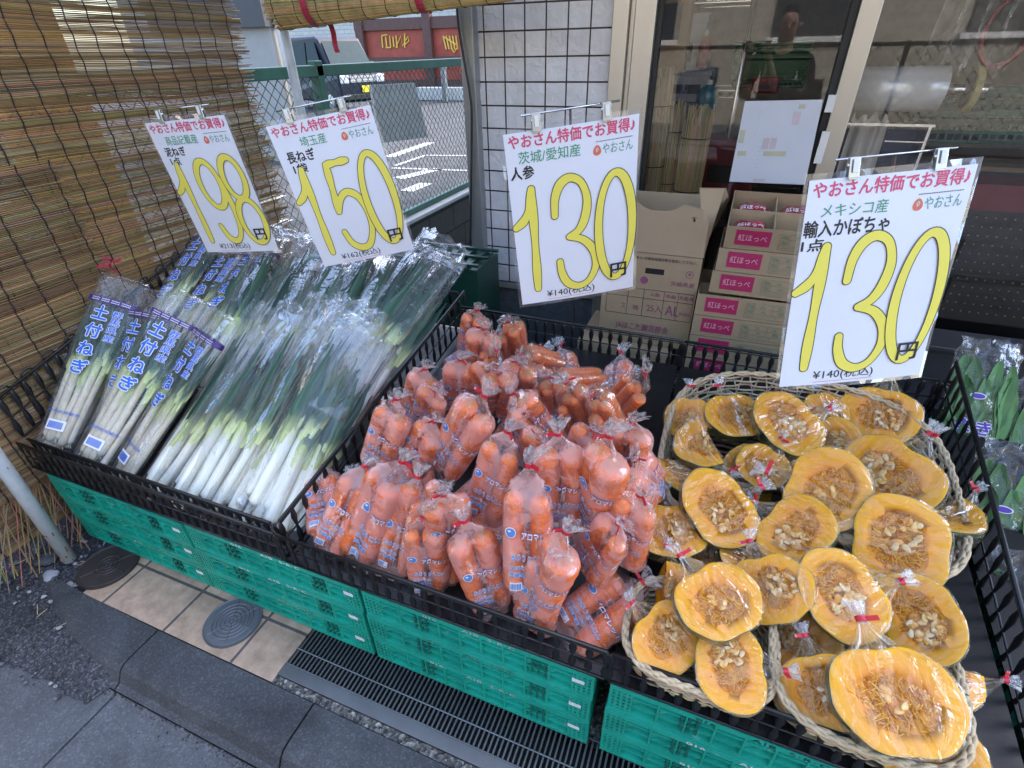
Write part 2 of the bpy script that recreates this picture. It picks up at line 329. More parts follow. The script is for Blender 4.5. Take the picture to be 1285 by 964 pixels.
M_road = gravel_mat('road_asphalt', (.07, .08, .095), (.17, .18, .2), 160, .35)
M_lot = gravel_mat('lot_asphalt', (.045, .046, .05), (.10, .10, .105), 60, .3)
M_rough = gravel_mat('rough_asphalt', (.018, .020, .025), (.15, .16, .185), 190, .7, .65)
M_slab = gravel_mat('gutter_concrete', (.080, .086, .097), (.142, .150, .165), 220, .25, .75)
M_kerb = gravel_mat('kerb_concrete', (.043, .047, .053), (.098, .104, .115), 240, .3, .7)
M_peb = gravel_mat('pebble_mortar', (.03, .03, .03), (.4, .38, .35), 130, .9, .7)
M_apron = brick_mat('apron_tile', (.40, .285, .2), (.45, .32, .23), (.09, .08, .075), .2765, .155, .005, 0, .5, .5, 30, .5, 'xy', grime=.42, gscale=16)
M_tile = brick_mat('white_wall_tile', (.66, .66, .69), (.76, .76, .79), (.025, .014, .014), .099, .0985, .0035, 0, 1.0, .9, 26, .3, 'xz')
M_block = brick_mat('concrete_block', (.085, .085, .082), (.11, .11, .105), (.05, .05, .05), .4, .2, .008, .5, .6, .5, 60, .9, 'yz', .2)
M_base = pm('dark_base_concrete', (.075, .088, .105), .8, bump=.5, bscale=90, var=.3, vscale=30)
M_alu = pm('aluminium', (.50, .475, .43), .36, .85, var=.06, vscale=3, stretch=(1, 1, .1), bump=.03)
M_alud = pm('grey_aluminium_post', (.33, .34, .34), .4, .6, var=.08, vscale=4)
M_dark = pm('dark_metal', (.03, .032, .035), .45, .5)
M_black = pm('black_rubber', (.012, .012, .013), .5)
M_green = pm('fence_green', (.035, .13, .09), .45, var=.25, vscale=5, bump=.05)
M_wire = pm('fence_wire', (.025, .10, .085), .5, var=.2)
M_cream = pm('cream_render', (.40, .37, .30), .8, bump=.2, var=.06)
M_white = pm('white_paint', (.72, .72, .70), .55, var=.06, vscale=12)
M_cloth = pm('pale_cloth', (.72, .71, .68), .8, bump=.3, bscale=25)
M_board = pm('card_board', (.37, .27, .165), .78, var=.07, vscale=6, bump=.08, bscale=50)
M_boardi = pm('card_board_inside', (.43, .325, .205), .8, var=.06, vscale=6, bump=.05)
M_glass = glass_mat('window_glass', (.98, .98, .98), boost=1.8)
M_shelf = pm('chrome_wire', (.6, .6, .6), .25, 1.)
M_pole = pm('painted_pole', (.50, .53, .55), .5, .1, var=.18, vscale=12, bump=.15, bscale=40)
M_rust = pm('rust_patch', (.16, .07, .035), .85, var=.4, vscale=40, bump=.4)
def struct(mb, name, m, **k): return tag(mb.obj(name, m, **k), kind='structure')
# ================================================================== ground
struct(MB().add([(-90, -60, -.075), (90, -60, -.075), (90, 120, -.075), (-90, 120, -.075)], [(0, 1, 2, 3)]), 'ground', M_road)
struct(MB().add([(-60, .6, -.004), (-2.2, .6, -.004), (-2.2, 90, -.004), (-60, 90, -.004)], [(0, 1, 2, 3)]), 'parking_lot', M_lot)
# gutter slab with a joint, and the low bevelled kerb stones
struct(MB().bx(-3.0, -1.392, -.62, .30, -.2, -.055).bx(-1.386, 4, -.62, .30, -.2, -.055), 'gutter_slab', M_slab, bevel=.004)
kb = MB(); xs = [-1.98, -1.40, -.80, -.2, .4, 1.0, 1.6, 2.2]
for a, b in zip(xs, xs[1:]):
    a += .003; b -= .003; k = 10; prof = [(.300, -.2), (.302, -.052), (.318, -.046), (.336, -.014), (.350, -.003), (.37, .0), (.466, .0), (.466, -.2)]
    rg = []
    for i in range(k+1):
        x = lerp(a, b, i/k); fl = max(0, (-1.42-x)/.5)**2*.11; rg.append([Vector((x, y+fl*(1 if y < .4 else .1)+(noise.noise((x*9, y*5, 0))*.004 if -.05 < z < 0 else 0), z)) for y, z in prof])
    kb.rings(rg)
struct(kb, 'kerb', M_kerb)
struct(MB().bx(-1.76, -.953, .469, 2.7, -.2, 0), 'apron_paving', M_apron, bevel=.003)
struct(MB().bx(-.952, 3, .469, .492, -.2, -.004).bx(-.952, 3, .66, 3.2, -.2, -.004), 'pebble_strip', M_peb)
# rough ground left of the apron: ragged sheet + loose stones
rp = [(-3.6, .25)]; rnd = random.Random(3)
for i in range(110):
    t = i/109; x = lerp(-3.0, -1.44, t); rp.append((x, .20+.03*noise.noise((x*3, 1, 0))+.015*noise.noise((x*11, 4, 0))+.012*noise.noise((x*31, 4, 0))+.05*t))
rp += [(-1.40, .34), (-1.5, .36), (-1.7, .44), (-1.765, .50), (-1.77, .9), (-2.3, 2.2), (-3.6, 2.2)]
rm = MB(); ce = (-2.1, .6); rm.add([(x, y, -.050 if y < .36 else -.014) for x, y in rp], [tuple(range(len(rp)))])
struct(rm, 'rough_asphalt', M_rough)
gm = MB()
for i in range(1500):
    x = rnd.uniform(-2.6, -1.5); y = rnd.uniform(.22, .95)
    if x > -1.8 and y > .42: continue
    if x > -1.62 and y > .33: continue
    r = rnd.choice([.002, .003, .003, .004, .006, .008]) if rnd.random() < .985 else .016
    z = -.046 if y < .36 else -.012; c = rnd.choice([(.04, .042, .05), (.07, .075, .085), (.12, .125, .14), (.3, .3, .31), (.05, .05, .055)])
    R = Matrix.Rotation(rnd.uniform(0, 6), 3, 'Z'); P = []
    for j in range(6):
        a = PI*j/3; P.append(R @ Vector((math.cos(a)*r*rnd.uniform(.7, 1.3), math.sin(a)*r*rnd.uniform(.6, 1.1), 0)))
    o = Vector((x, y, z)); gm.rings([[o+p for p in P], [o+p*.9+Vector((0, 0, r*.5)) for p in P], [o+p*.35+Vector((0, 0, r*.85)) for p in P]], col=c)
for i in range(420):                                       # grit washed against the kerb foot
    x = rnd.uniform(-1.45, -.72); y = .299-abs(rnd.gauss(0, .012)) if rnd.random() < .8 else rnd.uniform(.1, .29); r = rnd.choice([.0012, .0016, .002, .003]); c = rnd.choice([(.03, .03, .035), (.05, .05, .05), (.16, .16, .17), (.10, .09, .07)])
    P = [Vector((math.cos(PI*j/3)*r*rnd.uniform(.7, 1.3), math.sin(PI*j/3)*r, 0)) for j in range(6)]; o = Vector((x, y, -.0552)); gm.rings([[o+p for p in P], [o+p*.8+Vector((0, 0, r*.6)) for p in P], [o+p*.3+Vector((0, 0, r*.8)) for p in P]], col=c)
M_stone = vcol_mat('loose_stone', .75, 60, .3, .3, 120)
tag(gm.obj('loose_gravel', M_stone), 'loose dark gravel and grit scattered on the rough ground left of the kerb', 'gravel', kind='stuff')
def rock(name, px, py, r, col, label, sq=.6, z=-.012):
    bm = bmesh.new(); bmesh.ops.create_icosphere(bm, subdivisions=3, radius=r)
    for v in bm.verts: v.co *= 1+.35*noise.noise(v.co*(1.5/r*.6)+Vector((px, py, 0))); v.co.z *= sq
    mb = MB(); mb.add([v.co.copy() for v in bm.verts], [tuple(x.index for x in f.verts) for f in bm.faces], col); bm.free()
    o = mb.obj(name, M_stone); p = onz(px, py, z); o.location = (p.x, p.y, z+r*sq*.55); return tag(o, label, 'stone')
rock('stone', 65, 724, .024, (.26, .27, .30), 'pale grey stone on the rough ground beside the rusty pole foot')
rock('stone', 60, 703, .034, (.06, .065, .075), 'dark grey stone just left of the rusty pole foot', .5)
rock('stone', 86, 736, .016, (.27, .27, .28), 'small flat pale stone in front of the pole foot', .3)
rock('stone', 370, 956, .018, (.30, .31, .2), 'yellowish leaf-coloured pebble in the gutter at the kerb joint', .5, -.055)
sm = MB(); M_straw = pm('straw', (.52, .40, .2), .7, var=.3, vscale=40)
for i in range(26):
    px, py = rnd.uniform(20, 150), rnd.uniform(690, 840); p = onz(px, py, -.04 if py > 790 else -.008); a = rnd.uniform(0, 3); l = rnd.uniform(.01, .035); d = Vector((math.cos(a), math.sin(a), .05))*l
    sm.tube([p-d, p+d], .0009, 4)
p = onz(92, 805, -.044); sm.tube([p+Vector((-.012, .028, .004)), p+Vector((.012, -.028, .004))], .002, 5)
tag(sm.obj('straw_bits', M_straw), 'broken bits of straw lying on the rough ground', 'straw', kind='stuff')
# manhole lids
def manhole(px, py, r, m, label, rings_):
    p = onz(px, py); t = thing('manhole_cover', label, 'manhole cover', (p.x, p.y, .001))
    MB().lathe([(r*.001, 0), (r*.001, .006), (r*.9, .006), (r*.92, .004), (r*.95, .004), (r, .007), (r*1.0, 0)], 48).obj('lid', m, t)
    q = MB()
    for i in range(rings_):
        a = r*.14*(i+1)
        for s in range(6):
            pts = [(math.cos(x)*a, math.sin(x)*a, .0065) for x in [s*PI/3+.1/(i+1)+(PI/3-.2/(i+1))*k/6 for k in range(7)]]; q.tube(pts, .0026, 4)
    for s in range(3):
        d = Vector((math.cos(s*PI/3), math.sin(s*PI/3), 0))*r*.86; q.tube([-d+Vector((0, 0, .0066)), d+Vector((0, 0, .0066))], .0018, 4)
    q.obj('raised_pattern', m, t); return t
manhole(293, 781, .086, pm('grey_lid', (.12, .13, .145), .55, .3, var=.1, bump=.1), 'round grey lid with a ring pattern set in the beige paving', 5)
manhole(137, 711, .095, pm('brown_lid', (.045, .036, .034), .6, .3, var=.2, bump=.2), 'round dark brown lid at the left end of the beige paving', 3)
# drain grating
g = thing('drain_grate', 'long steel drain grating with narrow slots running under the green crates', 'drain grate', (-.95, .493, 0))
mg = pm('grate_steel', (.16, .165, .17), .4, .8, var=.15, bump=.05)
MB().bx(0, 3.2, 0, .034, -.02, .003).bx(0, 3.2, .160, .166, -.02, .003).obj('frame', mg, g, bevel=.001)
MB().tube([(0, .082, .004), (3.2, .082, .004)], .0025, 6).tube([(0, .036, .002), (3.2, .036, .002)], .002, 6).obj('cross_rod', mg, g)
q = MB()
for i in range(232): q.bx(.006+i*.0135, .0105+i*.0135, .034, .16, -.016, .0015)
q.obj('bars', mg, g)
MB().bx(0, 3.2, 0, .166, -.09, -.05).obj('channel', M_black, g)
# ================================================================== shop building
YW = 2.6
b = thing('shop_building', 'shop front with rough white square wall tiles and sliding glass doors', 'building', (0, 0, 0))
tw = MB().bx(-.622, .0, 0, .15, 0, 2.3).obj('tiled_wall', M_tile, b); tw.location = (-.575, YW, .385)
tw.data.transform(Matrix.Translation((0, 0, 0)))
MB().bx(-1.19, -.58, YW+.004, YW+.15, 0, .372).obj('base_wall', M_base, b, bevel=.004)
MB().bx(-1.2, -.578, YW-.022, YW+.14, .355, .383).obj('base_ledge', M_alud, b, bevel=.003)
q = MB(); q.bx(-1.19, 4.0, YW+.01, YW+.3, 2.45, 5.4); q.bx(-1.19, -1.0, YW+.16, 10, 0, 5.4); q.bx(3.8, 4.0, YW+.3, 10, 0, 5.4); q.bx(-1.0, 3.8, 9.8, 10, 0, 5.4); q.bx(-1.3, 4.1, YW-.1, 10.1, 5.4, 5.6)
q.obj('upper_wall', pm('building_render', (.5, .48, .44), .85, bump=.2), b)
MB().bx(-1.0, 3.8, YW+.3, 9.8, 2.5, 2.55).obj('ceiling', pm('shop_ceiling', (.3, .29, .27), .9), b)
MB().bx(-1.0, 3.8, YW+.15, 9.8, .02, .06).obj('shop_floor', pm('shop_floor', (.12, .11, .1), .6), b)
MB().bx(-.56, 4, YW-.02, YW+.14, 0, .14).obj('door_sill', M_alud, b, bevel=.004)
# jambs and door stiles
MB().bx(-.578, -.512, YW-.03, YW+.12, .14, 2.45).bx(-.512, -.49, YW+.0, YW+.1, .14, 2.45).bx(-.49, -.405, YW-.018, YW+.08, .14, 2.45).obj('door_jamb', M_alu, b, bevel=.004)
MB().bx(-.404, -.385, YW+.02, YW+.07, .14, 2.45).bx(.285, .312, YW+.02, YW+.08, .14, 2.45).obj('door_gasket', M_dark, b, bevel=.002)
MB().bx(.312, .382, YW+.0, YW+.06, .14, 2.45).obj('door_stile', M_alu, b, bevel=.003)
MB().bx(-.385, 4, YW+.0, YW+.06, 2.38, 2.45).bx(-.385, .285, YW+.0, YW+.06, .14, .24).bx(.382, 4, YW+.0, YW+.06, .14, .24).obj('door_rail', M_alu, b, bevel=.003)
MB().add([(-.385, YW+.045, .24), (.285, YW+.045, .24), (.285, YW+.045, 2.38), (-.385, YW+.045, 2.38)], [(0, 1, 2, 3)]).obj('glass_pane', M_glass, b)
MB().add([(.382, YW+.03, .24), (3.9, YW+.03, .24), (3.9, YW+.03, 2.38), (.382, YW+.03, 2.38)], [(0, 1, 2, 3)]).obj('glass_pane', M_glass, b)
# grey corner post with the black cable
t = thing('corner_post', 'grey metal post at the left corner of the tiled wall', 'post', (-1.235, YW-.02, 0))
MB().bx(-.034, .034, -.03, .03, 0, 2.6).obj('shaft', M_alud, t, bevel=.004)
MB().bx(-.05, .05, -.045, -.03, .40, .46).obj('bracket', M_alud, t, bevel=.002)
pts = [(ony(x, y, YW-.075)) for x, y in ((573, -20), (574, 20), (578, 50), (585, 90), (590, 120), (592, 150), (591, 250), (590, 330))]
tag(MB().tube(smooth_path(pts, 5), .006, 8).obj('cable', M_black, smooth=True), 'black cable hanging down the grey corner post', 'cable')
# chair-height shelf rail left of grey post: green slatted box behind leeks (top visible)
t = thing('slatted_crate', 'dark green slatted crate top standing against the corner post behind the leeks', 'crate', (ony(575, 330, 2.25).x, 2.25, 0))
ms = pm('dark_green_plastic', (.012, .05, .035), .4)
MB().bx(-.28, .16, -.12, .14, .30, .62).obj('body', ms, t, bevel=.004)
q = MB()
for i in range(6): q.bx(-.27+i*.07, -.24+i*.07, -.13, .15, .62, .635)
for i in range(3): q.bx(-.29, .17, -.125+i*.115, -.105+i*.115, .635, .648)
q.obj('top_slats', ms, t, bevel=.001)
# ================================================================== boundary: block wall + chain link fence
XF = -2.22
t = thing('block_wall', 'low grey concrete block wall under the green mesh fence', 'wall', (XF, 0, 0))
MB().bx(-.07, .07, 1.0, 9, -.1, .425).obj('blocks', M_block, t)
MB().bx(-.075, .085, 1.0, 9, .425, .455).obj('coping', pm('pale_coping', (.5, .52, .53), .6, var=.1), t, bevel=.006)
def chainlink(name, label, x, y0, y1, z0, z1, posts, pitch=.062, M=None, wire=.0026, group=None, mats=None, rail=.028):
    t = thing(name, label, 'fence', M if M is not None else (0, 0, 0), group); mg_, mw = mats or (M_green, M_wire)
    q = MB(); n = int((y1-y0)/pitch); k = int((z1-z0)/pitch*2)//2
    for i in range(n+1):
        y = y0+i*pitch; s = 1 if i % 2 == 0 else -1
        for d in (0, 1):
            pts = []
            for j in range(k+1):
                z = z0+(z1-z0)*j/k; yy = y+(pitch*.5*(1 if (j+d) % 2 else -1)); pts.append((x+(.003 if d else -.003)+.004*noise.noise((yy*2, z*2, d)), yy, z))
            q.tube(pts, wire, 3, False)
    q.obj('chain_link_mesh', mw, t)
    MB().bx(x-rail, x+rail, y0, y1, z1, z1+.055).bx(x-.02, x+.02, y0, y1, z0-.04, z0).obj('rail', mg_, t, bevel=.005)
    for p in posts: MB().bx(x-.028, x+.028, p-.028, p+.028, z0-.5, z1+.075).obj('post', mg_, t, bevel=.005)
    return t
fz = onx(326, 85, XF).z
chainlink('chain_link_fence', 'green chain link fence on the block wall beside the parking lot', XF, 1.05, 9, .50, fz-.055, (2.69, 5.0, 7.2))
# grey board leaning on the far side of the fence
x0 = XF-.16
A, B_, C_, D_ = onx(466, 107, x0), onx(521, 104, x0), onx(537, 172, x0), onx(478, 180, x0)
q = MB(); q.add([A, B_, C_, D_]+[v+Vector((-.02, 0, 0)) for v in (A, B_, C_, D_)], [(0, 3, 2, 1), (4, 5, 6, 7), (0, 1, 5, 4), (1, 2, 6, 5), (2, 3, 7, 6), (3, 0, 4, 7)])
tag(q.obj('grey_board', pm('grey_board', (.5, .505, .51), .6, var=.08)), 'plain grey board standing behind the mesh fence', 'board')
# painted lines on the lot
q = MB()
def lot_line(a, b_, w):
    A, B = onz(*a), onz(*b_); t = (B-A).normalized(); n = Vector((-t.y, t.x, 0))*w/2
    q.add([(A+n).to_tuple()[:2]+(.002,), (A-n).to_tuple()[:2]+(.002,), (B-n).to_tuple()[:2]+(.002,), (B+n).to_tuple()[:2]+(.002,)], [(0, 1, 2, 3)])
lot_line((488, 197), (540, 179), .2); lot_line((496, 208), (534, 195), .08); lot_line((534, 195), (640, 196), .08); lot_line((492, 211), (640, 216), .08); lot_line((500, 224), (550, 212), .2)
lot_line((510, 240), (535, 230), .2); lot_line((300, 262), (352, 245), .2); lot_line((310, 292), (360, 275), .2)
struct(q, 'parking_lines', pm('worn_line_paint', (.42, .42, .41), .7, var=.35, vscale=14))
# ================================================================== far side of the lot
pc = pm('container_red', (.33, .055, .03), .6, var=.25, vscale=2.5, bump=.1, bscale=5)
pb = pm('rust_brown', (.10, .045, .035), .65, var=.2)
YC = 20.
t = thing('red_container', 'rusty red metal container wall with yellow graffiti beyond the lot', 'container', (0, 0, 0))
P = lambda x, y, Y=YC: ony(x, y, Y)
zt, zb = P(540, 36).z, P(540, 100).z; xa, xb = P(450, 60).x, P(640, 60).x
MB().bx(xa+.3, xb, YC, YC+2, zb, zt).obj('panel_wall', pc, t)
q = MB(); q.bx(xa, xb, YC-.12, YC+2.1, zt, zt+.35); q.bx(xa+.3, xb, YC-.1, YC, (zt+zb)/2-.2, (zt+zb)/2-.05); q.bx(xa, xb, YC-.15, YC+2, zb-.65, zb); q.bx(xa, xb, YC-.02, YC+2, -.0, zb-.65)
q.obj('frame', pb, t)
for x in (458, 541, 600):
    v = P(x, 70).x; MB().bx(v-.16, v+.16, YC-.2, YC+.05, .3, zt+.5).obj('post', pb, t)
q = MB(); yl = pm('graffiti_yellow', (.75, .5, .08), .6)
def scrib(px, r=.025): q.tube([P(x, y, YC-.03) for x, y in px], r, 5)
for i, x in enumerate((479, 484, 489, 493, 497)): scrib([(x, 45+i % 2), (x+1.5, 60-i % 2)])
scrib([(479, 45), (486, 44)]); scrib([(484, 60), (490, 60)]); scrib([(497, 60), (503, 45), (505, 58), (512, 46), (513, 52), (507, 57)]); scrib([(508, 42), (508, 60)])
for k in range(5): scrib([(556+k*4, 45), (560+k*3.6, 62)])
scrib([(556, 46), (572, 56)]); scrib([(566, 60), (570, 66), (573, 61)]); q.obj('graffiti', yl, t)
q = MB(); ya = 18.6; q.bx(P(522, 118, ya).x, P(600, 118, ya).x, ya, ya+.4, 0, P(545, 110, ya).z)
tag(q.obj('concrete_barrier', pm('pale_concrete', (.7, .66, .58), .8, bump=.2), bevel=.02), 'pale low concrete barrier in front of the red container', 'barrier')
tag(MB().bx(P(556, 100, 18).x-.09, P(556, 100, 18).x+.09, 18, 18.15, 0, P(550, 84, 18).z).obj('bollard', M_alud, bevel=.02), 'short grey bollard before the red container', 'bollard')
t = thing('far_building', 'long pale building with grey brick courses beyond the red container', 'building', (0, 0, 0))
MB().bx(-40, 6, 30, 34, 0, 9).obj('wall', brick_mat('far_brick', (.46, .43, .38), (.52, .49, .44), (.35, .33, .3), .5, .2, .02, .5, .3, .2, 10, .8), t)
q = MB()
for i in range(9): MB().bx(-38+i*4.5, -36+i*4.5, 29.95, 30.05, 4.2, 5.8).obj('window', pm('far_window', (.05, .06, .08), .15), t)
# grey shed at the left of the view
ys = 7.2; t = thing('grey_shed', 'grey shed corner with a dark roof fascia behind the bamboo screen', 'shed', (0, 0, 0))
xr = P(358, 125, ys).x; MB().bx(xr-2.2, xr, ys, ys+.25, 0, P(330, 34, ys).z).obj('wall', pm('shed_grey', (.34, .34, .325), .7, var=.05), t)
MB().bx(xr-2.3, xr+.03, ys-.1, ys+.3, P(330, 34, ys).z, P(330, -60, ys).z).obj('fascia', pm('shed_dark', (.04, .042, .05), .5), t)
MB().tube([(xr+.06, ys+.1, 0), (xr+.06, ys+.1, 4)], .035, 10).obj('downpipe', M_white, t, smooth=True)
# ---- parked car
def make_car():
    c = P(430, 122, 15.2); hd = Vector((.92, -.39, 0)).normalized(); sd = Vector((-hd.y, hd.x, 0))
    t = thing('parked_car', 'black boxy small car with a yellow plate parked across the lot', 'car', frame((c.x-.45, c.y+.2, 0), hd*1.06, sd*1.06, Vector((0, 0, 1.06))))
    pnt = pm('car_paint', (.010, .013, .028), .4, 0., var=.1, spec=.25); gls = pm('car_glass', (.04, .06, .065), .5, 0., var=.1, spec=.05); tr = pm('car_trim', (.01, .01, .011), .5)
    W = .735
    prof = [(-1.62, .32), (-1.66, .9), (-1.6, 1.72), (-1.45, 1.80), (.55, 1.80), (.72, 1.74), (1.22, 1.10), (1.62, 1.0), (1.70, .85), (1.70, .35), (1.55, .24), (-1.5, .24)]
    def sec(y, sx, top): return [Vector((x*(1 if z < 1.2 else sx), y*(1 if z < 1.05 else top), z)) for x, z in prof]
    rg = [sec(-W+.05, .985, .9), sec(-W, 1, .9), sec(W, 1, .9), sec(W-.05, .985, .9)]
    for v in rg[0]: v.y += .03; v.z = lerp(v.z, 1., .03)
    for v in rg[3]: v.y -= .03; v.z = lerp(v.z, 1., .03)
    rg = [sec(-W, 1, .9), sec(W, 1, .9)]
    MB().rings(rg).obj('body', pnt, t, bevel=.05)
    q = MB()
    def q3(pts, off): # side window plates
        q.add([Vector(p) for p in pts]+[Vector(p)+Vector(off) for p in pts], [tuple(range(len(pts))), tuple(range(2*len(pts)-1, len(pts)-1, -1))]+[(i, (i+1) % len(pts), len(pts)+(i+1) % len(pts), len(pts)+i) for i in range(len(pts))])
    for s in (-1, 1):
        y = s*(W+.002)
        for a, b_ in ((-1.5, -.75), (-.68, .08), (.15, .62)):
            q = MB(); q3([(a, y, 1.08), (b_+(.28 if b_ > .5 else 0), y, 1.08), (b_, y*.915, 1.66), (a, y*.915, 1.66)], (0, s*.012, 0)); q.obj('side_window', gls, t)
    q = MB(); q3([(1.21, -.62, 1.14), (1.21, .62, 1.14), (.80, .56, 1.67), (.80, -.56, 1.67)], (.012, 0, .012)); q.obj('windshield', gls, t)
    for s in (-1, 1):
        q = MB(); q.box((1.66, s*.56, .80), (.1, .28, .2)); q.obj('headlight', pm('lamp_lens', (.75, .76, .78), .1, .4), t, bevel=.03)
        MB().box((.86, s*.86, 1.12), (.1, .18, .14)).obj('door_mirror', tr, t, bevel=.03)
        MB().box((-.3, s*(W+.005), .98), (.16, .02, .03)).obj('door_handle', pnt, t, bevel=.006)
    MB().box((1.70, 0, .80), (.03, .8, .16)).box((1.715, 0, .84), (.02, .82, .02)).box((1.715, 0, .77), (.02, .82, .02)).obj('grille', pm('car_chrome', (.45, .46, .48), .2, .9), t, bevel=.005)
    MB().box((1.70, 0, .38), (.06, 1.3, .14)).obj('bumper', tr, t, bevel=.02)
    q = MB().box((1.735, .08, .56), (.012, .33, .165)).obj('number_plate', pm('plate_yellow', (.75, .62, .03), .5), t, bevel=.004)
    for x in (-1.12, 1.12):
        for s in (-1, 1):
            w = MB().lathe([(.10, -.09), (.24, -.09), (.275, -.06), (.275, .06), (.24, .09), (.1, .09)], 28).xf(Matrix.Translation((x, s*.66, .275)) @ Matrix.Rotation(PI/2, 4, 'X')).obj('wheel', tr, t, smooth=False)
            MB().lathe([(.01, 0), (.06, .02), (.17, .012), (.19, -.02)], 20).xf(Matrix.Translation((x, s*(.66+.085), .275)) @ Matrix.Rotation(-s*PI/2, 4, 'X')).obj('rim', pm('alloy', (.5, .5, .52), .3, .8), w)
    return t
make_car()
# ================================================================== street opposite (seen mirrored in the shop glass)
t = thing('opposite_building', 'cream building across the street mirrored in the shop glass', 'building', (0, -9, 0))
MB().bx(-14, 16, -6, 0, -.07, 7).obj('wall', M_cream, t)
for i in range(7): MB().bx(-10+i*3.4, -8.6+i*3.4, 0, .06, 1.6, 2.9).obj('window', pm('opp_window', (.06, .07, .08), .15), t)
for i in range(7): MB().bx(-10.1+i*3.4, -8.5+i*3.4, .0, .12, 1.5, 1.6).obj('window_sill', M_white, t)
chainlink('chain_link_fence', 'dark chain link fence across the street mirrored in the shop glass', 0, -9, 9, .1, 1.5, [-8+2*i for i in range(9)], .14, Matrix.Translation((0, -5.2, -.07)) @ Matrix.Rotation(PI/2, 4, 'Z'), .006, None, (M_dark, M_dark))
# ================================================================== awning poles
def pole(px, py, top, label, r=.0225, X=None):
    p = onz(px, py) if X is None else onx(px, py, X); t = thing('awning_pole', label, 'pole', (p.x, p.y, 0))
    MB().tube([(0, 0, 0), (0, 0, .5), (0, 0, 1), (0, 0, top)], r, 20).obj('shaft', M_pole, t, smooth=True)
    q = MB(); rr = random.Random(px)
    for i in range(60):
        a = rr.uniform(0, 6.28); z = rr.choice([rr.uniform(0, .14), rr.uniform(0, top)]); s = rr.uniform(.001, .006)
        for dz in range(rr.randint(1, 3)):
            q.add([((r+.0006)*math.cos(a+da), (r+.0006)*math.sin(a+da), z+dz*s*1.5+zz) for da, zz in ((-s/r*.5, 0), (s/r*.5, s*.3), (s/r*.4, s*2), (-s/r*.3, s*1.7))], [(0, 1, 2, 3)])
    q.obj('rust_spots', M_rust, t); return t
t = thing('awning', 'unseen canvas awning added above the frame, shading the back of the display', 'awning', (0, 0, 0))
q = MB(); q.add([(-2.3, 1.30, 2.42), (1.9, 1.30, 2.42), (1.9, 2.5, 2.62), (-2.3, 2.5, 2.62), (-2.3, 1.30, 2.415), (1.9, 1.30, 2.415), (1.9, 2.5, 2.615), (-2.3, 2.5, 2.615)], [(0, 1, 2, 3), (7, 6, 5, 4), (0, 4, 5, 1), (1, 5, 6, 2), (2, 6, 7, 3), (3, 7, 4, 0)]); q.obj('canvas', pm('awning_canvas', (.16, .14, .11), .8), t)  # unseen awning implied by the poles; added to darken the back
MB().tube([(-2.3, 1.30, 2.40), (1.9, 1.30, 2.40)], .016, 8).obj('front_bar', M_pole, t)
pole(88, 702, 2.6, 'pale rusty pole standing on the rough ground at the left corner of the display', .021)
pole(362, 66, 2.6, 'pale rust-spotted pole standing before the green fence', .0225, -2.06)
# ================================================================== bamboo blinds
M_reed = vcol_mat('reed', .55, 25, .3, .3, 60, (1, .15, 1)); M_cord = pm('blind_cord', (.02, .012, .012), .8)
def screen(name, label, X, y0, y1, z0, z1, step, seed, jag=.05, rr=.0021, tone=1., cords=None, broom=0.):
    t = thing(name, label, 'bamboo blind', (X, 0, 0)); rd = random.Random(seed); q = MB(); n = int((z1-z0)/step)
    for i in range(n):
        z = z0+i*step; a = y0; yend = y1+rd.uniform(-jag, jag)
        cz = rd.choice([(.54, .335, .135), (.62, .41, .18), (.46, .28, .11), (.66, .465, .23), (.40, .235, .105), (.335, .20, .10)]); cz = tuple(c*tone*rd.uniform(.75, 1.1) for c in cz)
        k = 13; pts = []
        for j in range(k):
            y = lerp(a, yend, j/(k-1)); fr = 0
            dz = .006*noise.noise((y*3, z*40, seed))+.012*noise.noise((y*1.2, z*1.5, seed+3)); dx = .012*noise.noise((y*1.5, z*2, seed+7))
            pts.append((dx+rd.uniform(-.0012, .0012), y, z+dz))
        q.tube(pts, rr*rd.uniform(.7, 1.15), 4, False, col=cz)
    q.obj('reed_weave', M_reed, t)
    q = MB(); y = y0+.05
    while y < y1:
        pts = [(.0045+.012*noise.noise((y*1.5, z*2, seed+7))+.0045*(-1)**j, y+.012*noise.noise((y*9, z*3, 2)), z) for j, z in [(j, z0+(z1-z0)*j/50) for j in range(51)]]
        q.tube(pts, .0024, 4, False); y += cords or .085
    q.obj('binding_cord', M_cord, t)
    return t
screen('bamboo_blind', 'large weathered bamboo blind hanging on the left behind the leeks', -2.14, -.1, 2.13, .02, 1.95, .0044, 3, .05, .0022, .62)
screen('bamboo_blind', 'shorter reddish bamboo blind hanging lower left overlapping the large blind', -2.11, -.3, 1.16, .10, 1.22, .0052, 11, .02, .0022, .52, .1)
# splayed reed ends at the foot
q = MB(); rd = random.Random(5)
for i in range(44):
    y = .42+i*.0095; a = Vector((-2.10+rd.uniform(-.01, .01), y, .22)); e = Vector((-1.98+rd.uniform(-.06, .1), y-.12+rd.uniform(-.1, .06), rd.uniform(.005, .04))); q.tube([a, e], .0016, 4, col=tuple(c*rd.uniform(.4, .9) for c in (.42, .27, .12)))
tag(q.obj('reed_fringe', M_reed), 'loose reed ends splayed out over the ground at the foot of the blind', 'reeds', kind='stuff')
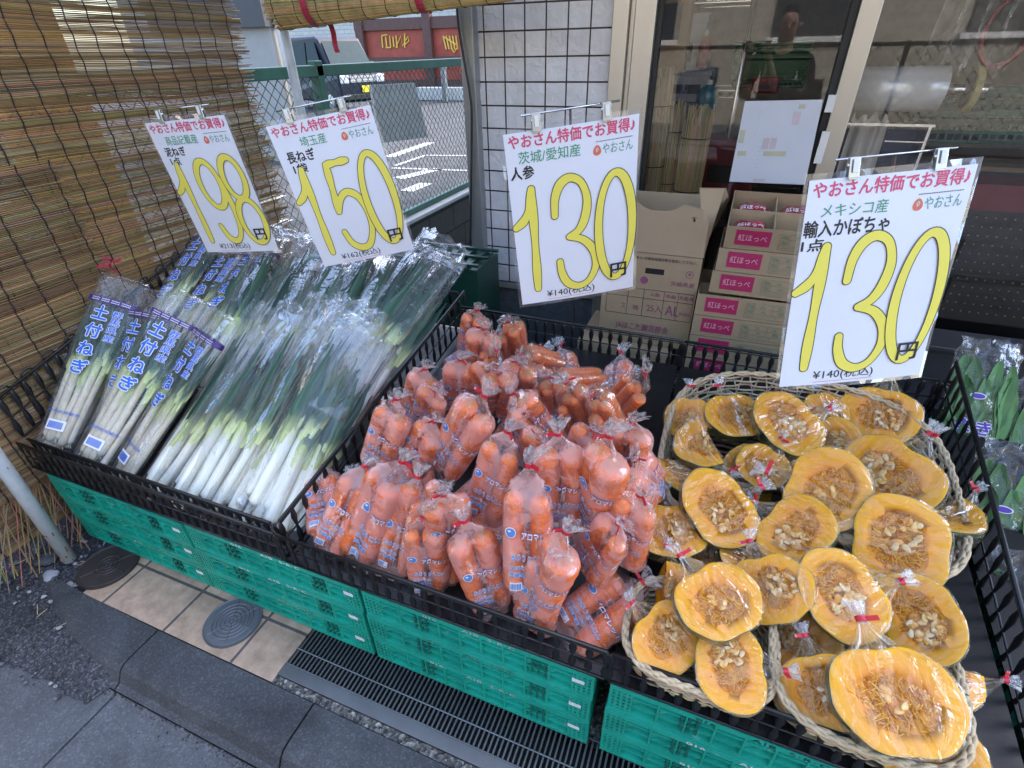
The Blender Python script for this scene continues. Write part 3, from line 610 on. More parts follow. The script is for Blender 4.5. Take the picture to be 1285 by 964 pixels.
# things behind the big blind, seen through its gaps
tag(MB().bx(-2.75, -2.7, -.5, 1.25, 0, 1.0).obj('red_board', pm('red_board', (.35, .03, .02), .6)), 'red board showing through the gaps of the left blind', 'board')
tag(MB().tube([(-2.45, 1.18, 0), (-2.45, 1.18, 2.5)], .045, 14).obj('pipe', pm('pale_pipe', (.6, .6, .58), .5), smooth=True), 'pale grey pipe standing behind the left blind', 'pipe')
tag(MB().bx(-2.9, -2.8, 1.45, 1.8, 0, 2.4).obj('orange_banner', pm('orange_banner', (.55, .25, .03), .7)), 'orange banner standing behind the left blind', 'banner')
# rolled-up blind at the top
A, B_ = ony(352, 8, 2.25), ony(640, -14, 2.30); t = thing('rolled_blind', 'rolled-up bamboo blind hanging above the fence, tied with pink ribbon', 'bamboo blind', (0, 0, 0))
q = MB(); ax = (B_-A).normalized(); u = Vector((0, 0, 1)); v = ax.cross(u).normalized(); u = v.cross(ax); rd = random.Random(9)
for i in range(170):
    a = i*2.39996; r0 = .085*math.sqrt(rd.uniform(.25, 1)) if i > 110 else .085*rd.uniform(.94, 1.02); r1 = r0*.42
    s, e = A-ax*rd.uniform(-.01, .035), B_+ax*rd.uniform(-.01, .02); d = v*math.cos(a)+u*math.sin(a)
    q.tube([s+d*r0, lerp(s, e, .33)+d*lerp(r0, r1, .33)+u*rd.uniform(-.002, .002), lerp(s, e, .66)+d*lerp(r0, r1, .66), e+d*r1], .0034 if i < 110 else .0025, 5, col=tuple(c*rd.uniform(.7, 1.1) for c in (.62, .45, .2)))
q.obj('reed_roll', M_reed, t)
q = MB()
for i in range(10):
    s = .02+i*.1; r0 = lerp(.089, .04, s)
    q.tube([lerp(A, B_, s+.004*math.sin(k))+(v*math.cos(2*PI*k/20)+u*math.sin(2*PI*k/20))*r0 for k in range(21)], .0016, 4, False)
q.obj('binding_cord', M_cord, t)
mr_ = pm('pink_ribbon', (.45, .04, .08), .35, var=.2, vscale=30)
for s, hang in ((.17, .13), (.66, .0)):
    q = MB(); r0 = lerp(.09, .042, s); c = lerp(A, B_, s)
    rg = [[c+ax*w+(v*math.cos(2*PI*k/24)+u*math.sin(2*PI*k/24))*(r0+.003) for w in (-.016, .0, .016)] for k in range(25)]
    q.rings(rg, False, closed=False)
    if hang:
        q.rings([[c-v*r0*.8+u*(-r0*.6-h)+ax*(w+h*.25)-v*.012*math.sin(h*40) for w in (-.014, .0, .013)] for h in [hang*j/8 for j in range(9)]], False, closed=False)
    q.obj('ribbon', mr_, t)
q = MB(); rb = onx(137, 330, -2.07)
for k in range(4): q.rings([[rb+Vector((.01, (-.05+.03*k)+h*(.6-.4*k), .02*math.sin(h*30+k)+w+h*(k-1.5)*.3)) for w in (-.006, .006)] for h in [.1*j/6 for j in range(7)]], False, closed=False)
tag(q.obj('pink_ribbon', mr_), 'strip of pink plastic ribbon tied to the left blind above the basket rim', 'ribbon')
# ================================================================== crates and black mesh baskets
M_crate = pm('crate_green', (.012, .36, .255), .42, var=.22, vscale=11, bump=.04, bscale=40, scuff=(.30, .52, .46), grime=(.012, .16, .115))
M_crin = pm('crate_green_dark', (.006, .12, .09), .5, var=.1)
M_print = pm('white_print', (.7, .72, .7), .6, var=.05)
M_tag = pm('white_tag', (.75, .76, .78), .5, var=.03)
M_ink = pm('dark_ink', (.03, .03, .04), .6)
M_bask = pm('black_plastic', (.009, .009, .010), .38, var=.3, bump=.05, grime=(.03, .028, .026))
CW, CD, CH = .628, .42, .1005
def crate_proto():
    t = thing('green_crate', '', 'crate')
    q = MB(); w, d, h = CW/2, CD/2, CH
    for s in (-1, 1):
        yo = s*d; yi = s*(d-.016)
        y0, y1 = min(yo, yi), max(yo, yi)
        q.bx(-w, w, y0, y1, h-.016, h); q.bx(-w, w, y0, y1, 0, .013)
        q.bx(-w, w, min(yi, s*(d-.012)), max(yi, s*(d-.012)), .013, h-.016)           # recessed web
        for i in range(10):
            x = -w+.05+i*(2*w-.1)/9; q.bx(x-.0022, x+.0022, y0, y1, .013, h-.016)
        for k, z in enumerate((.042, .070)): q.bx(-w+.02, w-.02, y0+(.001 if s < 0 else 0), y1-(.001 if s > 0 else 0), z, z+.0035)
        for i in range(9):                                                              # slanting gussets between the ribs
            x0 = -w+.05+i*(2*w-.1)/9; x1 = x0+(2*w-.1)/9; f = s*d-s*.002; g_ = s*(d-.0118)
            if i in (3, 5): continue
            for za, zb in ((.0455, .0695), (.0735, .0845)):
                q.add([(x0+.003, f, zb), (x0+.003, g_, zb), (x0+.04, g_, zb), (x0+.003, f, za+.004), (x0+.003, g_, za)], [(0, 1, 2), (0, 2, 3), (1, 4, 2), (3, 2, 4)])
        for e in (-1, 1):                                                               # lattice corner
            for i in range(4):
                x = e*(w-.004-i*.012); q.bx(x-.003, x+.003, y0-.0005, y1+.0005, .013, h-.016)
            for i in range(5): q.bx(min(e*w, e*(w-.05)), max(e*w, e*(w-.05)), y0-.0004, y1+.0004, .018+i*.014, .0225+i*.014)
    for s in (-1, 1):
        x0, x1 = sorted((s*w, s*(w-.014))); q.bx(x0, x1, -d+.016, d-.016, 0, h-.001)
    q.bx(-w+.014, w-.014, -d+.016, d-.016, .002, .006)
    q.obj('shell', M_crate, t)
    q = MB()
    for s in (-1,):
        for cx in (-.245+.09, .165):
            for i in range(3):
                for j in range(3): q.box((cx+i*.016, -d+.0025, .036+j*.02), (.006, .012, .010), Matrix.Rotation(.12, 3, 'Y'))
    q.obj('hand_slots', M_crin, t)
    vs, fs = [], []
    q = MB()
    for s_, x, w_, h_ in (('A1B', -.02, .045, .011), ('S･R･C', .05, .07, .011), ('016', -.13, .04, .010)):
        v, f = text_box(s_, x, .087, w_, h_, .02); q.add([(p.x, -d-.0006, p.y) for p in v], f)
    q.obj('stencil', M_print, t)
    MB().bx(.262, .292, -d-.001, -d-.0002, .055, .068).obj('tag', M_tag, t)
    return t
PC = crate_proto(); used_crate = [False]
def place_crate(x, y, z, label, group, rz=0.):
    M = Matrix.Translation((x, y, z)) @ Matrix.Rotation(rz, 4, 'Z')
    if not used_crate[0]:
        used_crate[0] = True; PC.matrix_world = M; PC['label'] = label; PC['group'] = group; return PC
    return copy_tree(PC, label, M, group)
cols = [(-1.672, 'leftmost'), (-1.036, 'second from the left'), (-.392, 'third from the left'), (.268, 'fourth from the left, under the pumpkins'), (.906, 'rightmost, mostly outside the frame')]
lev = ['bottom', 'middle', 'top']; rd = random.Random(2)
for i, (x, nm) in enumerate(cols):
    for k in range(3):
        place_crate(x+rd.uniform(-.003, .003), .64+CD/2+rd.uniform(-.002, .004), .004+k*.1025, '%s green plastic crate in the front stack %s' % (lev[k], nm), 'green crates stacked under the display', rd.uniform(-.004, .004))
for i, (x, nm) in enumerate(cols):
    for k in range(4):
        if k == 3: place_crate(x, 1.66, .004+k*.1025, 'top green plastic crate in the back stack %s' % nm, 'green crates stacked under the display')
        else: place_crate(x, 1.66, .004+k*.1025, 'green plastic crate low in the hidden back stacks', 'hidden lower crates of the back stacks')
def zr(Y): return .42+.155*(Y-.64)
def lattice(q, a, b, h, pitch=.037, up=Vector((0, 0, 1)), arches=False, lean=0., tiers=2):
    """openwork basket side: rails, a middle rod and lens-shaped slats"""
    a, b = Vector(a), Vector(b); d = b-a; n = max(2, int(round(d.length/pitch))); dn = d.normalized(); side = dn.cross(up).normalized()
    for f, r in [(0, .0052)]+[(k/tiers, .0028) for k in range(1, tiers)]+[(1, .0042)]: q.tube([a-up*h*f, b-up*h*f], r, 6, up=side)
    q.tube([a-up*.011, b-up*.011], .0022, 5)
    for i in range(n+1):
        p = a+d*(i/n)+dn*lean; q.tube([p-up*h*f_+dn*(lean*f_) for f_ in [k/(tiers*4) for k in range(tiers*4+1)]], [(.0042, .0075, .0105, .0075)[k % 4] for k in range(tiers*4)]+[.0045], 6, flat=.42, up=side)
    if arches:
        for i in range(n):
            p, e = a+d*(i/n), a+d*((i+1)/n)
            if i % 2 == 0: q.tube([p, p+up*.014+dn*.004, lerp(p, e, .5)+up*.02, e+up*.014-dn*.004, e], .0035, 5)
def basket(label, x0, x1, y0, y1, h=.104, sides='fblr', left=None, right=None, slope=.155, group=None):
    """black openwork basket lying on the tilted display: y0 front, y1 back"""
    t = thing('black_basket', label, 'basket', (0, 0, 0), group)
    z0, z1 = zr(y0), zr(y0)+slope*(y1-y0)
    q = MB(); q.add([(x0, y0, z0-h), (x1, y0, z0-h), (x1, y1, z1-h), (x0, y1, z1-h), (x0, y0, z0-h-.006), (x1, y0, z0-h-.006), (x1, y1, z1-h-.006), (x0, y1, z1-h-.006)], [(0, 1, 2, 3), (7, 6, 5, 4), (0, 4, 5, 1), (1, 5, 6, 2), (2, 6, 7, 3), (3, 7, 4, 0)]); q.obj('base', M_bask, t)
    if 'f' in sides: q = MB(); lattice(q, (x0, y0, z0), (x1, y0, z0), h); q.obj('front_side', M_bask, t, smooth=True)
    if 'b' in sides: q = MB(); lattice(q, (x0, y1, z1), (x1, y1, z1), h+.02); q.obj('back_side', M_bask, t, smooth=True)
    if 'l' in sides: q = MB(); lattice(q, *(left or ((x0, y0, z0), (x0, y1, z1), h))); q.obj('left_side', M_bask, t, smooth=True)
    if 'r' in sides: q = MB(); lattice(q, *(right or ((x1, y0, z0), (x1, y1, z1), h))); q.obj('right_side', M_bask, t, smooth=True)
    return t
YB = 1.78
B1 = basket('wide black openwork basket holding the long leeks', -2.06, -.965, .645, YB, .104, 'f', slope=.155)
q = MB(); lattice(q, (-2.09, .68, .575), (-2.09, 1.62, .575+.94*.29), .16, .042, arches=True); q.obj('left_side', M_bask, B1, smooth=True)
q = MB(); lattice(q, (-2.06, YB, .66), (-.965, YB, .66), .12); q.obj('back_side', M_bask, B1, smooth=True)
q = MB(); lattice(q, (-2.05, .672, zr(.672)-.004), (-1.0, .672, zr(.672)-.004), .08, .034, lean=.012); q.obj('inner_front_side', M_bask, B1, smooth=True)
B2 = basket('black openwork basket holding the bagged carrots', -.955, -.06, .645, YB, .104, 'fb')
q = MB(); lattice(q, (-.945, .66, .462), (-.945, YB+.02, .660), .14, .048); q.obj('left_side', M_bask, B2, smooth=True)
B3 = basket('black openwork basket holding the wicker trays of pumpkins', -.05, .722, .645, YB, .104, 'fb')
B4 = basket('black openwork basket on the right holding the bagged greens', .735, 1.22, .645, YB, .104, 'fbr')
q = MB(); lattice(q, (.738, .66, .395), (.738, YB-.01, .672), .25, .046, tiers=3); q.obj('left_side', M_bask, B4, smooth=True)
# ================================================================== wicker trays
M_wick = vcol_mat('wicker', .6, 40, .3, .25, 90)
def wicker(label, cx, cy, w, d, h, z, tilt, flare=1.12, rows=9, stakes=44, back=0.):
    t = thing('wicker_tray', label, 'basket', Matrix.Translation((cx, cy, z)) @ Matrix.Rotation(tilt, 4, 'X')); rd = random.Random(int(cx*100)+7)
    def pt(a, k, off=0.):
        e = 3.2; c, s = math.cos(a), math.sin(a); r = (abs(c)**e+abs(s)**e)**(-1/e); f = lerp(1, flare, k)
        hh = h+back*max(0, s)**2
        return Vector(((w/2*f+off)*r*c, (d/2*f+off)*r*s, hh*k))
    q = MB(); M = stakes*4
    for r in range(rows):
        k = (r+.6)/(rows+.4); col = tuple(c*rd.uniform(.8, 1.1) for c in (.58, .45, .28))
        q.tube([pt(2*PI*j/M, k, .0042*math.sin(stakes/2*2*PI*j/M+(PI if r % 2 else 0)))+Vector((0, 0, rd.uniform(-.001, .001))) for j in range(M+1)], .0036, 5, False, col=col)
    q.obj('weave', M_wick, t, smooth=True)
    q = MB()
    for i in range(stakes):
        for da in (-.012, .012):
            a = 2*PI*(i+.5)/stakes; col = tuple(c*rd.uniform(.75, 1.05) for c in (.52, .43, .31)); sk = .09 if da > 0 else -.09
            q.tube([pt(a+sk*kk+da, kk) for kk in (0, .3, .6, 1.)], .0026, 5, col=col)
    q.obj('stakes', M_wick, t, smooth=True)
    q = MB()
    for j in range(3):
        q.tube([pt(2*PI*i/M, 1.0+.01*(j == 1), -.004+.004*j)+Vector((0, 0, .004*math.sin(stakes*2*PI*i/M+j*2.1))) for i in range(M+1)], .0045, 6, False, col=(.58, .45, .28))
    q.obj('braided_rim', M_wick, t, smooth=True)
    q = MB()
    for i in range(26):
        y = -d/2+d*(i+.5)/26; e = 3.2; x = w/2*(max(0, 1-abs(2*y/d)**e))**(1/e); q.tube([(-x+2*x*j/24, y, .003+.0025*math.sin(j*PI/1.5+(PI if i % 2 else 0))) for j in range(25)], .0040, 5, col=tuple(c*rd.uniform(.6, .9) for c in (.5, .4, .28)))
    q.obj('woven_base', M_wick, t, smooth=True)
    return t
TILT = math.atan(.155)
def zfloor(Y): return zr(Y)-.085
wicker('large woven wicker tray at the back holding most of the pumpkin halves', .315, 1.30, .66, .56, .10, zfloor(1.30), TILT, 1.09, 9, 52, .05)
wicker('small wicker tray at the front left of the pumpkins, beside the carrots', .115, .755, .27, .20, .085, zfloor(.755), TILT, 1.12, 8, 34)
wicker('wicker tray at the front right holding the biggest pumpkin halves', .425, .80, .30, .28, .09, zfloor(.80), TILT, 1.12, 8, 34)
# ================================================================== shared bag pieces
M_tape = pm('red_tape', (.62, .02, .035), .35, var=.1)
M_knot = film_mat('bag_knot_film', .06, .40, .36, (.95, .95, .96), .42, .60, 70, .6, 22, 3, .12, .6, 60)
def superring(c, ax, ay, hw, hu, hd, n, e=2., wob=0., sd=0., ph=0.):
    """ring in the plane of ax (width) and ay (up); hu above, hd below"""
    out = []
    for j in range(n):
        a = 2*PI*j/n; s, cc = math.sin(a), math.cos(a)
        x = hw*abs(cc)**(2/e)*(1 if cc >= 0 else -1); h = hu if s >= 0 else hd; y = h*abs(s)**(2/e)*(1 if s >= 0 else -1)
        k = 1+wob*(noise.noise((math.cos(a)*2.2+sd, math.sin(a)*2.2, ph*7))+.5*noise.noise((a*5+sd, ph*16, sd)))
        out.append(c+ax*x*k+ay*y*k)
    return out
def hullring(circ, n, c, ax, ay, gap, wob, sd, ph, sag=.72):
    out = []; cc = Vector((sum(p[0] for p in circ)/len(circ), sum(p[1] for p in circ)/len(circ)))
    pts = []
    for x, y, r in circ:
        for k in range(20):
            a = 2*PI*k/20; pts.append(Vector((x+(r+gap)*math.cos(a), y+(r+gap)*math.sin(a))))
    # convex hull (monotone chain), then cut by rays from the middle
    ps = sorted(((p.x, p.y) for p in pts))
    def half(s):
        h = []
        for p in s:
            while len(h) > 1 and (h[-1][0]-h[-2][0])*(p[1]-h[-2][1])-(h[-1][1]-h[-2][1])*(p[0]-h[-2][0]) <= 0: h.pop()
            h.append(p)
        return h
    H = half(ps)[:-1]+half(ps[::-1])[:-1]
    for j in range(n):
        a = 2*PI*j/n; dx, dy = math.cos(a), math.sin(a); best = .001
        for i in range(len(H)):
            (x1, y1), (x2, y2) = H[i], H[(i+1) % len(H)]
            ex, ey = x2-x1, y2-y1; den = dx*ey-dy*ex
            if abs(den) < 1e-12: continue
            t = ((x1-cc.x)*ey-(y1-cc.y)*ex)/den; u = ((x1-cc.x)*dy-(y1-cc.y)*dx)/den
            if t > 0 and -1e-6 <= u <= 1+1e-6: best = max(best, t)
        # sag of the film into the hollow between carrots
        un = 0.
        for x, y, r in circ:
            ox, oy = x-cc.x, y-cc.y; pr_ = ox*dx+oy*dy; h2 = (r+gap)**2-(ox*ox+oy*oy-pr_*pr_)
            if h2 > 0: un = max(un, pr_+math.sqrt(h2))
        if un > best*.45: best = lerp(best, un, sag)
        best *= 1+wob*(noise.noise((dx*2+sd, dy*2, ph*6))+.6*noise.noise((a*4+sd, ph*14, sd*2)))
        out.append(c+ax*(cc.x+best*dx)+ay*(cc.y+best*dy))
    return out
def neck_frill(base, nrm, ax, ay, r0, L_, fr, n, sd, bend=Vector((0, 0, 0)), flat=.45):
    """rings from the tied neck out to the crumpled frill"""
    rg = []
    for i in range(7):
        t = i/6; c = base+nrm*(L_*t)+bend*(t*t); r = lerp(r0, fr, t**.8); ring = []
        for j in range(n):
            a = 2*PI*j/n; k = 1+.33*t*math.sin(a*7+sd+2*t)+.22*t*noise.noise((math.cos(a)*3+sd, math.sin(a)*3, t*4))
            ring.append(c+(ax*math.cos(a)+ay*math.sin(a)*lerp(1, flat, t))*r*k+nrm*(.35*fr*t*noise.noise((math.cos(a)*2, math.sin(a)*2, sd))))
        rg.append(ring)
    return rg
def project_text(bvh, items, dirn=Vector((0, 0, -1)), h=.12, lift=.0011):
    """items: (verts, faces); drops flat lettering on to the film below it"""
    q = MB()
    for vs, fs in items:
        out = []; miss = False
        for v in vs:
            o = Vector((v.x, v.y, 0))-dirn*h; hit = bvh.ray_cast(o, dirn)
            if hit[0] is None: out.append(None)
            else: out.append(hit[0]-dirn*(lift+v.z))
        ff = [f for f in fs if all(out[i] is not None for i in f)]
        q.add([o if o is not None else Vector((0, 0, 0)) for o in out], ff)
    return q
def rot_text(vs, ang, about):
    R = Matrix.Rotation(ang, 3, 'Z'); a = Vector((about[0], about[1], 0)); return [R @ (v-a)+a for v in vs]
def tie(parent, c, nrm, ax, ay, r, sd):
    q = MB(); nrm = nrm.normalized()
    q.rings([[c+nrm*w+(ax*math.cos(2*PI*k/14)+ay*math.sin(2*PI*k/14))*r for k in range(14)] for w in (-.004, .004)], False)
    a = sd*1.7; d = (ax*math.cos(a)+ay*abs(math.sin(a))*.6).normalized(); e = nrm.cross(d).normalized()
    for s in (0, 1):
        o = c+d*r*.7+e*(.0012*s); q.box(o+d*.009, (.020, .0075, .0008), Matrix((d, nrm, e)).transposed())
    q.cm = 1
    for w in (-.0018, .0012): q.box(c+d*(r*.7+.0165)+e*.0022+nrm*w, (.003, .0012, .0008), Matrix((d, nrm, e)).transposed())
    return q.obj('tie_tape', [M_tape, M_print], parent)
# ================================================================== carrots
M_carrot = vcol_mat('carrot_skin', .42, 16, .30, .5, 60, (.6, 7., .6), .45)
M_cfilm = film_mat('carrot_bag_film', .03, .26, .42, (1., .66, .62), .44, .53, 22, .42, 13, 2.2, .12, .4, 40, fs=60, fa=.3, fh=.12)
M_cfilm2 = film_mat('clear_carrot_film', .02, .26, .10, (.95, .84, .80), .5, .7, 26, .3, 13, 3, .1, .4, 40, fs=60, fa=.22, fh=.08)
M_tblue = pm('print_blue', (.10, .22, .55), .5, var=.05)
M_tpurp = pm('print_purple', (.25, .10, .30), .5, var=.05)
M_twhite = pm('print_white', (.82, .82, .84), .5, var=.03)
def carrot(parent, x, z, y0, y1, r0, r1, sd, bendx=0., top=True):
    q = MB(); rg = []; k = 26; cols_ = []
    for i in range(k+1):
        t = i/k; y = lerp(y0, y1, t); r = lerp(r1, r0, t**.75)*(1+.035*noise.noise((t*9, sd, 0))+.02*math.sin(t*40+sd))
        end = min(t/.13, 1); r *= math.sqrt(max(0, 1-(1-end)**2))*.97+.03*end
        e2 = min((1-t)/.10, 1); r *= math.sqrt(max(0.0, 1-(1-e2)**2))*.75+.25
        c = Vector((x+bendx*(t-.5)**2*4+.002*noise.noise((t*4, sd, 3)), y, z+.003*noise.noise((t*3, sd, 9))))
        rg.append([c+Vector((math.cos(2*PI*j/16), 0, math.sin(2*PI*j/16)))*r*(1+.03*noise.noise((math.cos(2*PI*j/16)*1.5+sd, math.sin(2*PI*j/16)*1.5, t*5))) for j in range(16)])
        base = (.90, .195, .045); cols_.append(mixc(base, (.50, .22, .07), sst(.965, 1., t)*.8) if top else mixc(base, (.75, .27, .06), sst(.9, 1., t)*.3))
    q.rings(rg, True, cols=cols_)
    q.cm = 0
    return q.obj('carrot', M_carrot, parent, smooth=True)
def carrot_bag(kind, sd):
    """local frame: bottom of the bag at the origin, the tie towards +y, printed front towards +z"""
    t = thing('carrot_bag', '', 'carrots'); rd = random.Random(sd)
    spec = {'two': [(-.024, 0, .0245, .016), (.024, .003, .0255, .017)], 'three': [(-.040, -.006, .0235, .016), (.001, .008, .025, .017), (.041, -.006, .0235, .016)],
            'one': [(.004, .004, .032, .024), (-.022, -.010, .022, .016)], 'slim': [(-.028, 0, .0175, .012), (.004, .012, .017, .011), (.031, -.002, .0175, .012), (.0, -.014, .016, .011)], 'round': [(-.022, 0, .025, .02), (.022, .003, .025, .019)]}[kind]
    LB = .205 if kind != 'round' else .15
    cs = []
    for x, z, r0, r1 in spec:
        flip = rd.random() < .35; a, b = rd.uniform(.004, .014), LB-rd.uniform(.002, .02)
        if kind == 'slim': b = a+rd.uniform(.14, .185)
        o = carrot(t, x+rd.uniform(-.002, .002), z, a, b, r1*1.02 if flip else r0, r0*.9 if flip else r1, sd+len(cs)*3.3, rd.uniform(-.005, .005), not flip)
        cs.append((x, z, r0, r1, a, b, flip))
    X, Z, Y = Vector((1, 0, 0)), Vector((0, 0, 1)), Vector((0, 1, 0)); n = 44; rg = []; S = 30
    wmax = max(abs(c[0])+max(c[2], c[3]) for c in cs)
    for i in range(S+1):
        s = i/S; y = -.006+s*(LB+.014); circ = []
        for x, z, r0, r1, a, b, flip in cs:
            tt = max(0, min(1, (y-a)/(b-a))); r = (lerp(r1, r0, tt**.75) if not flip else lerp(r1*1.02+0*r0, r0*.9, 1-tt**.75) if False else lerp(r0*.9, r1*1.02, tt**.75))
            end = min(1, max(0., (y-a+.004)/.03)); e2 = min(1, max(0., (b-y+.010)/.03)); r = max(.004, r*math.sqrt(max(0, 1-(1-end)**2))*math.sqrt(max(0, 1-(1-e2)**2)))
            circ.append((x, z, r))
        ring = hullring(circ, n, Vector((0, y, 0)), X, Z, .0020, .02, sd, s)
        rg.append(ring)
    # gather into the neck
    last = rg[-1]; cl = sum(last, Vector())/n; bendv = Vector((rd.uniform(-.012, .012), 0, rd.uniform(.0, .014))); tc_ = cl+Vector((0, .030, .004))+bendv*.4
    for i in range(1, 7):
        k = i/6; c = lerp(cl, tc_, k)
        rg.append([c+(p-cl)*(lerp(1, .10, k**.7))*(1+.13*math.sin(j*2*PI/n*9+sd)*k) for j, p in enumerate(last)])
    fs_ = neck_frill(tc_, (Y+bendv*12).normalized(), X, Z, .0065, .032, .018, n, sd, bendv)
    rg += fs_
    q = MB(); q.rings(rg, False); nk = len(rg)-10
    for f__ in range(n*nk, n*(len(rg)-1)): q.mi[f__] = 1
    fm = q.obj('bag_film', [M_cfilm if kind != 'slim' else M_cfilm2, M_knot], t, smooth=True)
    tie(fm, tc_, Y+bendv*12, X, Z, .0078, sd)
    if kind in ('two', 'three', 'one', 'round'):
        bvh = BVHTree.FromPolygons(q.v, q.f)
        w = wmax*2; X0 = -wmax
        jobs = {'w': [], 'b': [], 'p': []}; ang = -.10
        def put(s, x, y, ww, hh, bold, outl, key, okey):
            ab = (x+ww/2, y); 
            v, f = cut_grid(*text_box(s, x, y, ww, hh, outl, 0, s), .009); jobs[okey].append((rot_text([p.copy() for p in v], ang, ab), f))
            v, f = cut_grid(*text_box(s, x, y, ww, hh, bold, .0004, s), .009); jobs[key].append((rot_text([Vector((p.x, p.y, p.z+.0004)) for p in v], ang, ab), f))
        sc = LB/.205
        put('アロマレッド', -.012, .118*sc, .060, .0125, .015, .07, 'w', 'p')
        put('なろう にんじん', -.030, .080*sc, .062, .011, .02, .085, 'b', 'w')
        put('JAほこた', -.034, .064*sc, .036, .008, .02, .085, 'b', 'w'); put('茨城県産', -.034, .052*sc, .034, .008, .02, .085, 'b', 'w')
        # round blue roundel and the bar-code panel
        cx_, cy_ = -.030, .132*sc
        disc = [Vector((cx_, cy_, 0))]+[Vector((cx_+.0095*math.cos(a), cy_+.0095*math.sin(a), 0)) for a in [2*PI*k/16 for k in range(16)]]; jobs['w'].append((disc, [(0, 1+k, 1+(k+1) % 16) for k in range(16)]))
        disc = [Vector((cx_, cy_, .0006))]+[Vector((cx_+.008*math.cos(a), cy_+.008*math.sin(a), .0006)) for a in [2*PI*k/16 for k in range(16)]]; jobs['b'].append((disc, [(0, 1+k, 1+(k+1) % 16) for k in range(16)]))
        for k in range(1): 
            hl = [Vector((cx_-.002+.003*math.cos(a), cy_+.003+.002*math.sin(a), .0011)) for a in [2*PI*k/8 for k in range(8)]]; jobs['w'].append((hl, [tuple(range(8))]))
        bxv = [Vector((x, y, 0)) for y in (.026*sc, .033*sc, .042*sc) for x in (-.034, -.024, -.012)]; jobs['w'].append((bxv, [(0, 1, 4, 3), (1, 2, 5, 4), (3, 4, 7, 6), (4, 5, 8, 7)]))
        for k in range(7): x = -.0325+k*.0028; jobs['b'].append(([Vector((x, .029*sc, .0006)), Vector((x+.0016, .029*sc, .0006)), Vector((x+.0016, .040*sc, .0006)), Vector((x, .040*sc, .0006))], [(0, 1, 2, 3)]))
        q = MB()
        for k, key in enumerate('pwb'):
            pj = project_text(bvh, jobs[key], lift=.0009 if key == 'p' else .0012); o = len(q.v); q.cm = k; q.add(pj.v, pj.f)
        q.obj('lettering', [M_tpurp, M_twhite, M_tblue], fm)
    return t
def pose(B, T, roll=0., facing=None, up=.55):
    y = (T-B).normalized(); f = facing or ((CAMP-B).normalized()*(1-up)+Vector((0, 0, 1))*up)
    z = (f-y*f.dot(y)).normalized(); x = y.cross(z)
    if roll: R = Matrix.Rotation(roll, 3, y); x = R @ x; z = R @ z
    return x, y, z
def reach(B, px, py, Ln, up=True):
    """point on the sight line through px,py at distance Ln from B, the nearer (higher) one"""
    d = ray(px, py); o = CAMP-B; a = d.dot(d); b = 2*o.dot(d); c = o.dot(o)-Ln*Ln; D = b*b-4*a*c
    if D < 0: t = -b/(2*a)
    else: t = (-b-(math.sqrt(D) if up else -math.sqrt(D)))/(2*a)
    return CAMP+d*t
# ================================================================== pumpkins
M_flesh = vcol_mat('pumpkin_flesh', .45, 22, .12, .25, 60, spec=.35); M_rind = None
def rind_mat():
    m, nt = new_mat('pumpkin_rind'); out = N(nt, 'ShaderNodeOutputMaterial'); p = N(nt, 'ShaderNodeBsdfPrincipled'); p.inputs['Roughness'].default_value = .45
    tc = N(nt, 'ShaderNodeTexCoord'); nz = N(nt, 'ShaderNodeTexNoise', Scale=28., Detail=5, Roughness=.7, Distortion=.8); L(nt, tc.outputs['Object'], nz.inputs['Vector'])
    cr = N(nt, 'ShaderNodeValToRGB'); e = cr.color_ramp.elements; e[0].position = .42; e[0].color = (.012, .035, .018, 1); e[1].position = .66; e[1].color = (.05, .10, .035, 1)
    x = e.new(.76); x.color = (.22, .22, .09, 1); L(nt, nz.outputs['Fac'], cr.inputs[0]); L(nt, cr.outputs[0], p.inputs['Base Color'])
    bp = N(nt, 'ShaderNodeBump', Strength=.3, Distance=.004); L(nt, nz.outputs['Fac'], bp.inputs['Height']); L(nt, bp.outputs[0], p.inputs['Normal']); L(nt, p.outputs[0], out.inputs[0]); return m
M_rind = rind_mat()
M_seed = vcol_mat('pumpkin_seed', .35, 30, .2, .15, 80); M_fibre = vcol_mat('pumpkin_fibre', .4, 45, .2, .3, 60, sss=.0)
M_pfilm = film_mat('pumpkin_bag_film', .022, .26, .02, (1., .72, .36), .6, .8, 16, .36, 15, 1.0, .06, .6, 20, fs=48, fa=.42, fh=.24, fst=(2.6, .33, 1))  # peach streaks and cells stand in for reflections on the film
def outline(a, A_, B_, dent, sd, lob=.075):
    """squashed pumpkin seen on its cut face; dent is the stem hollow at a = pi/2"""
    r = 1-dent*math.exp(-((a-PI/2)/.34)**2)-dent*.45*math.exp(-((a-3*PI/2)/.28)**2)+lob*noise.noise((math.cos(a)*1.6+sd, math.sin(a)*1.6, sd))
    return Vector((A_*r*math.cos(a), B_*r*math.sin(a), 0))
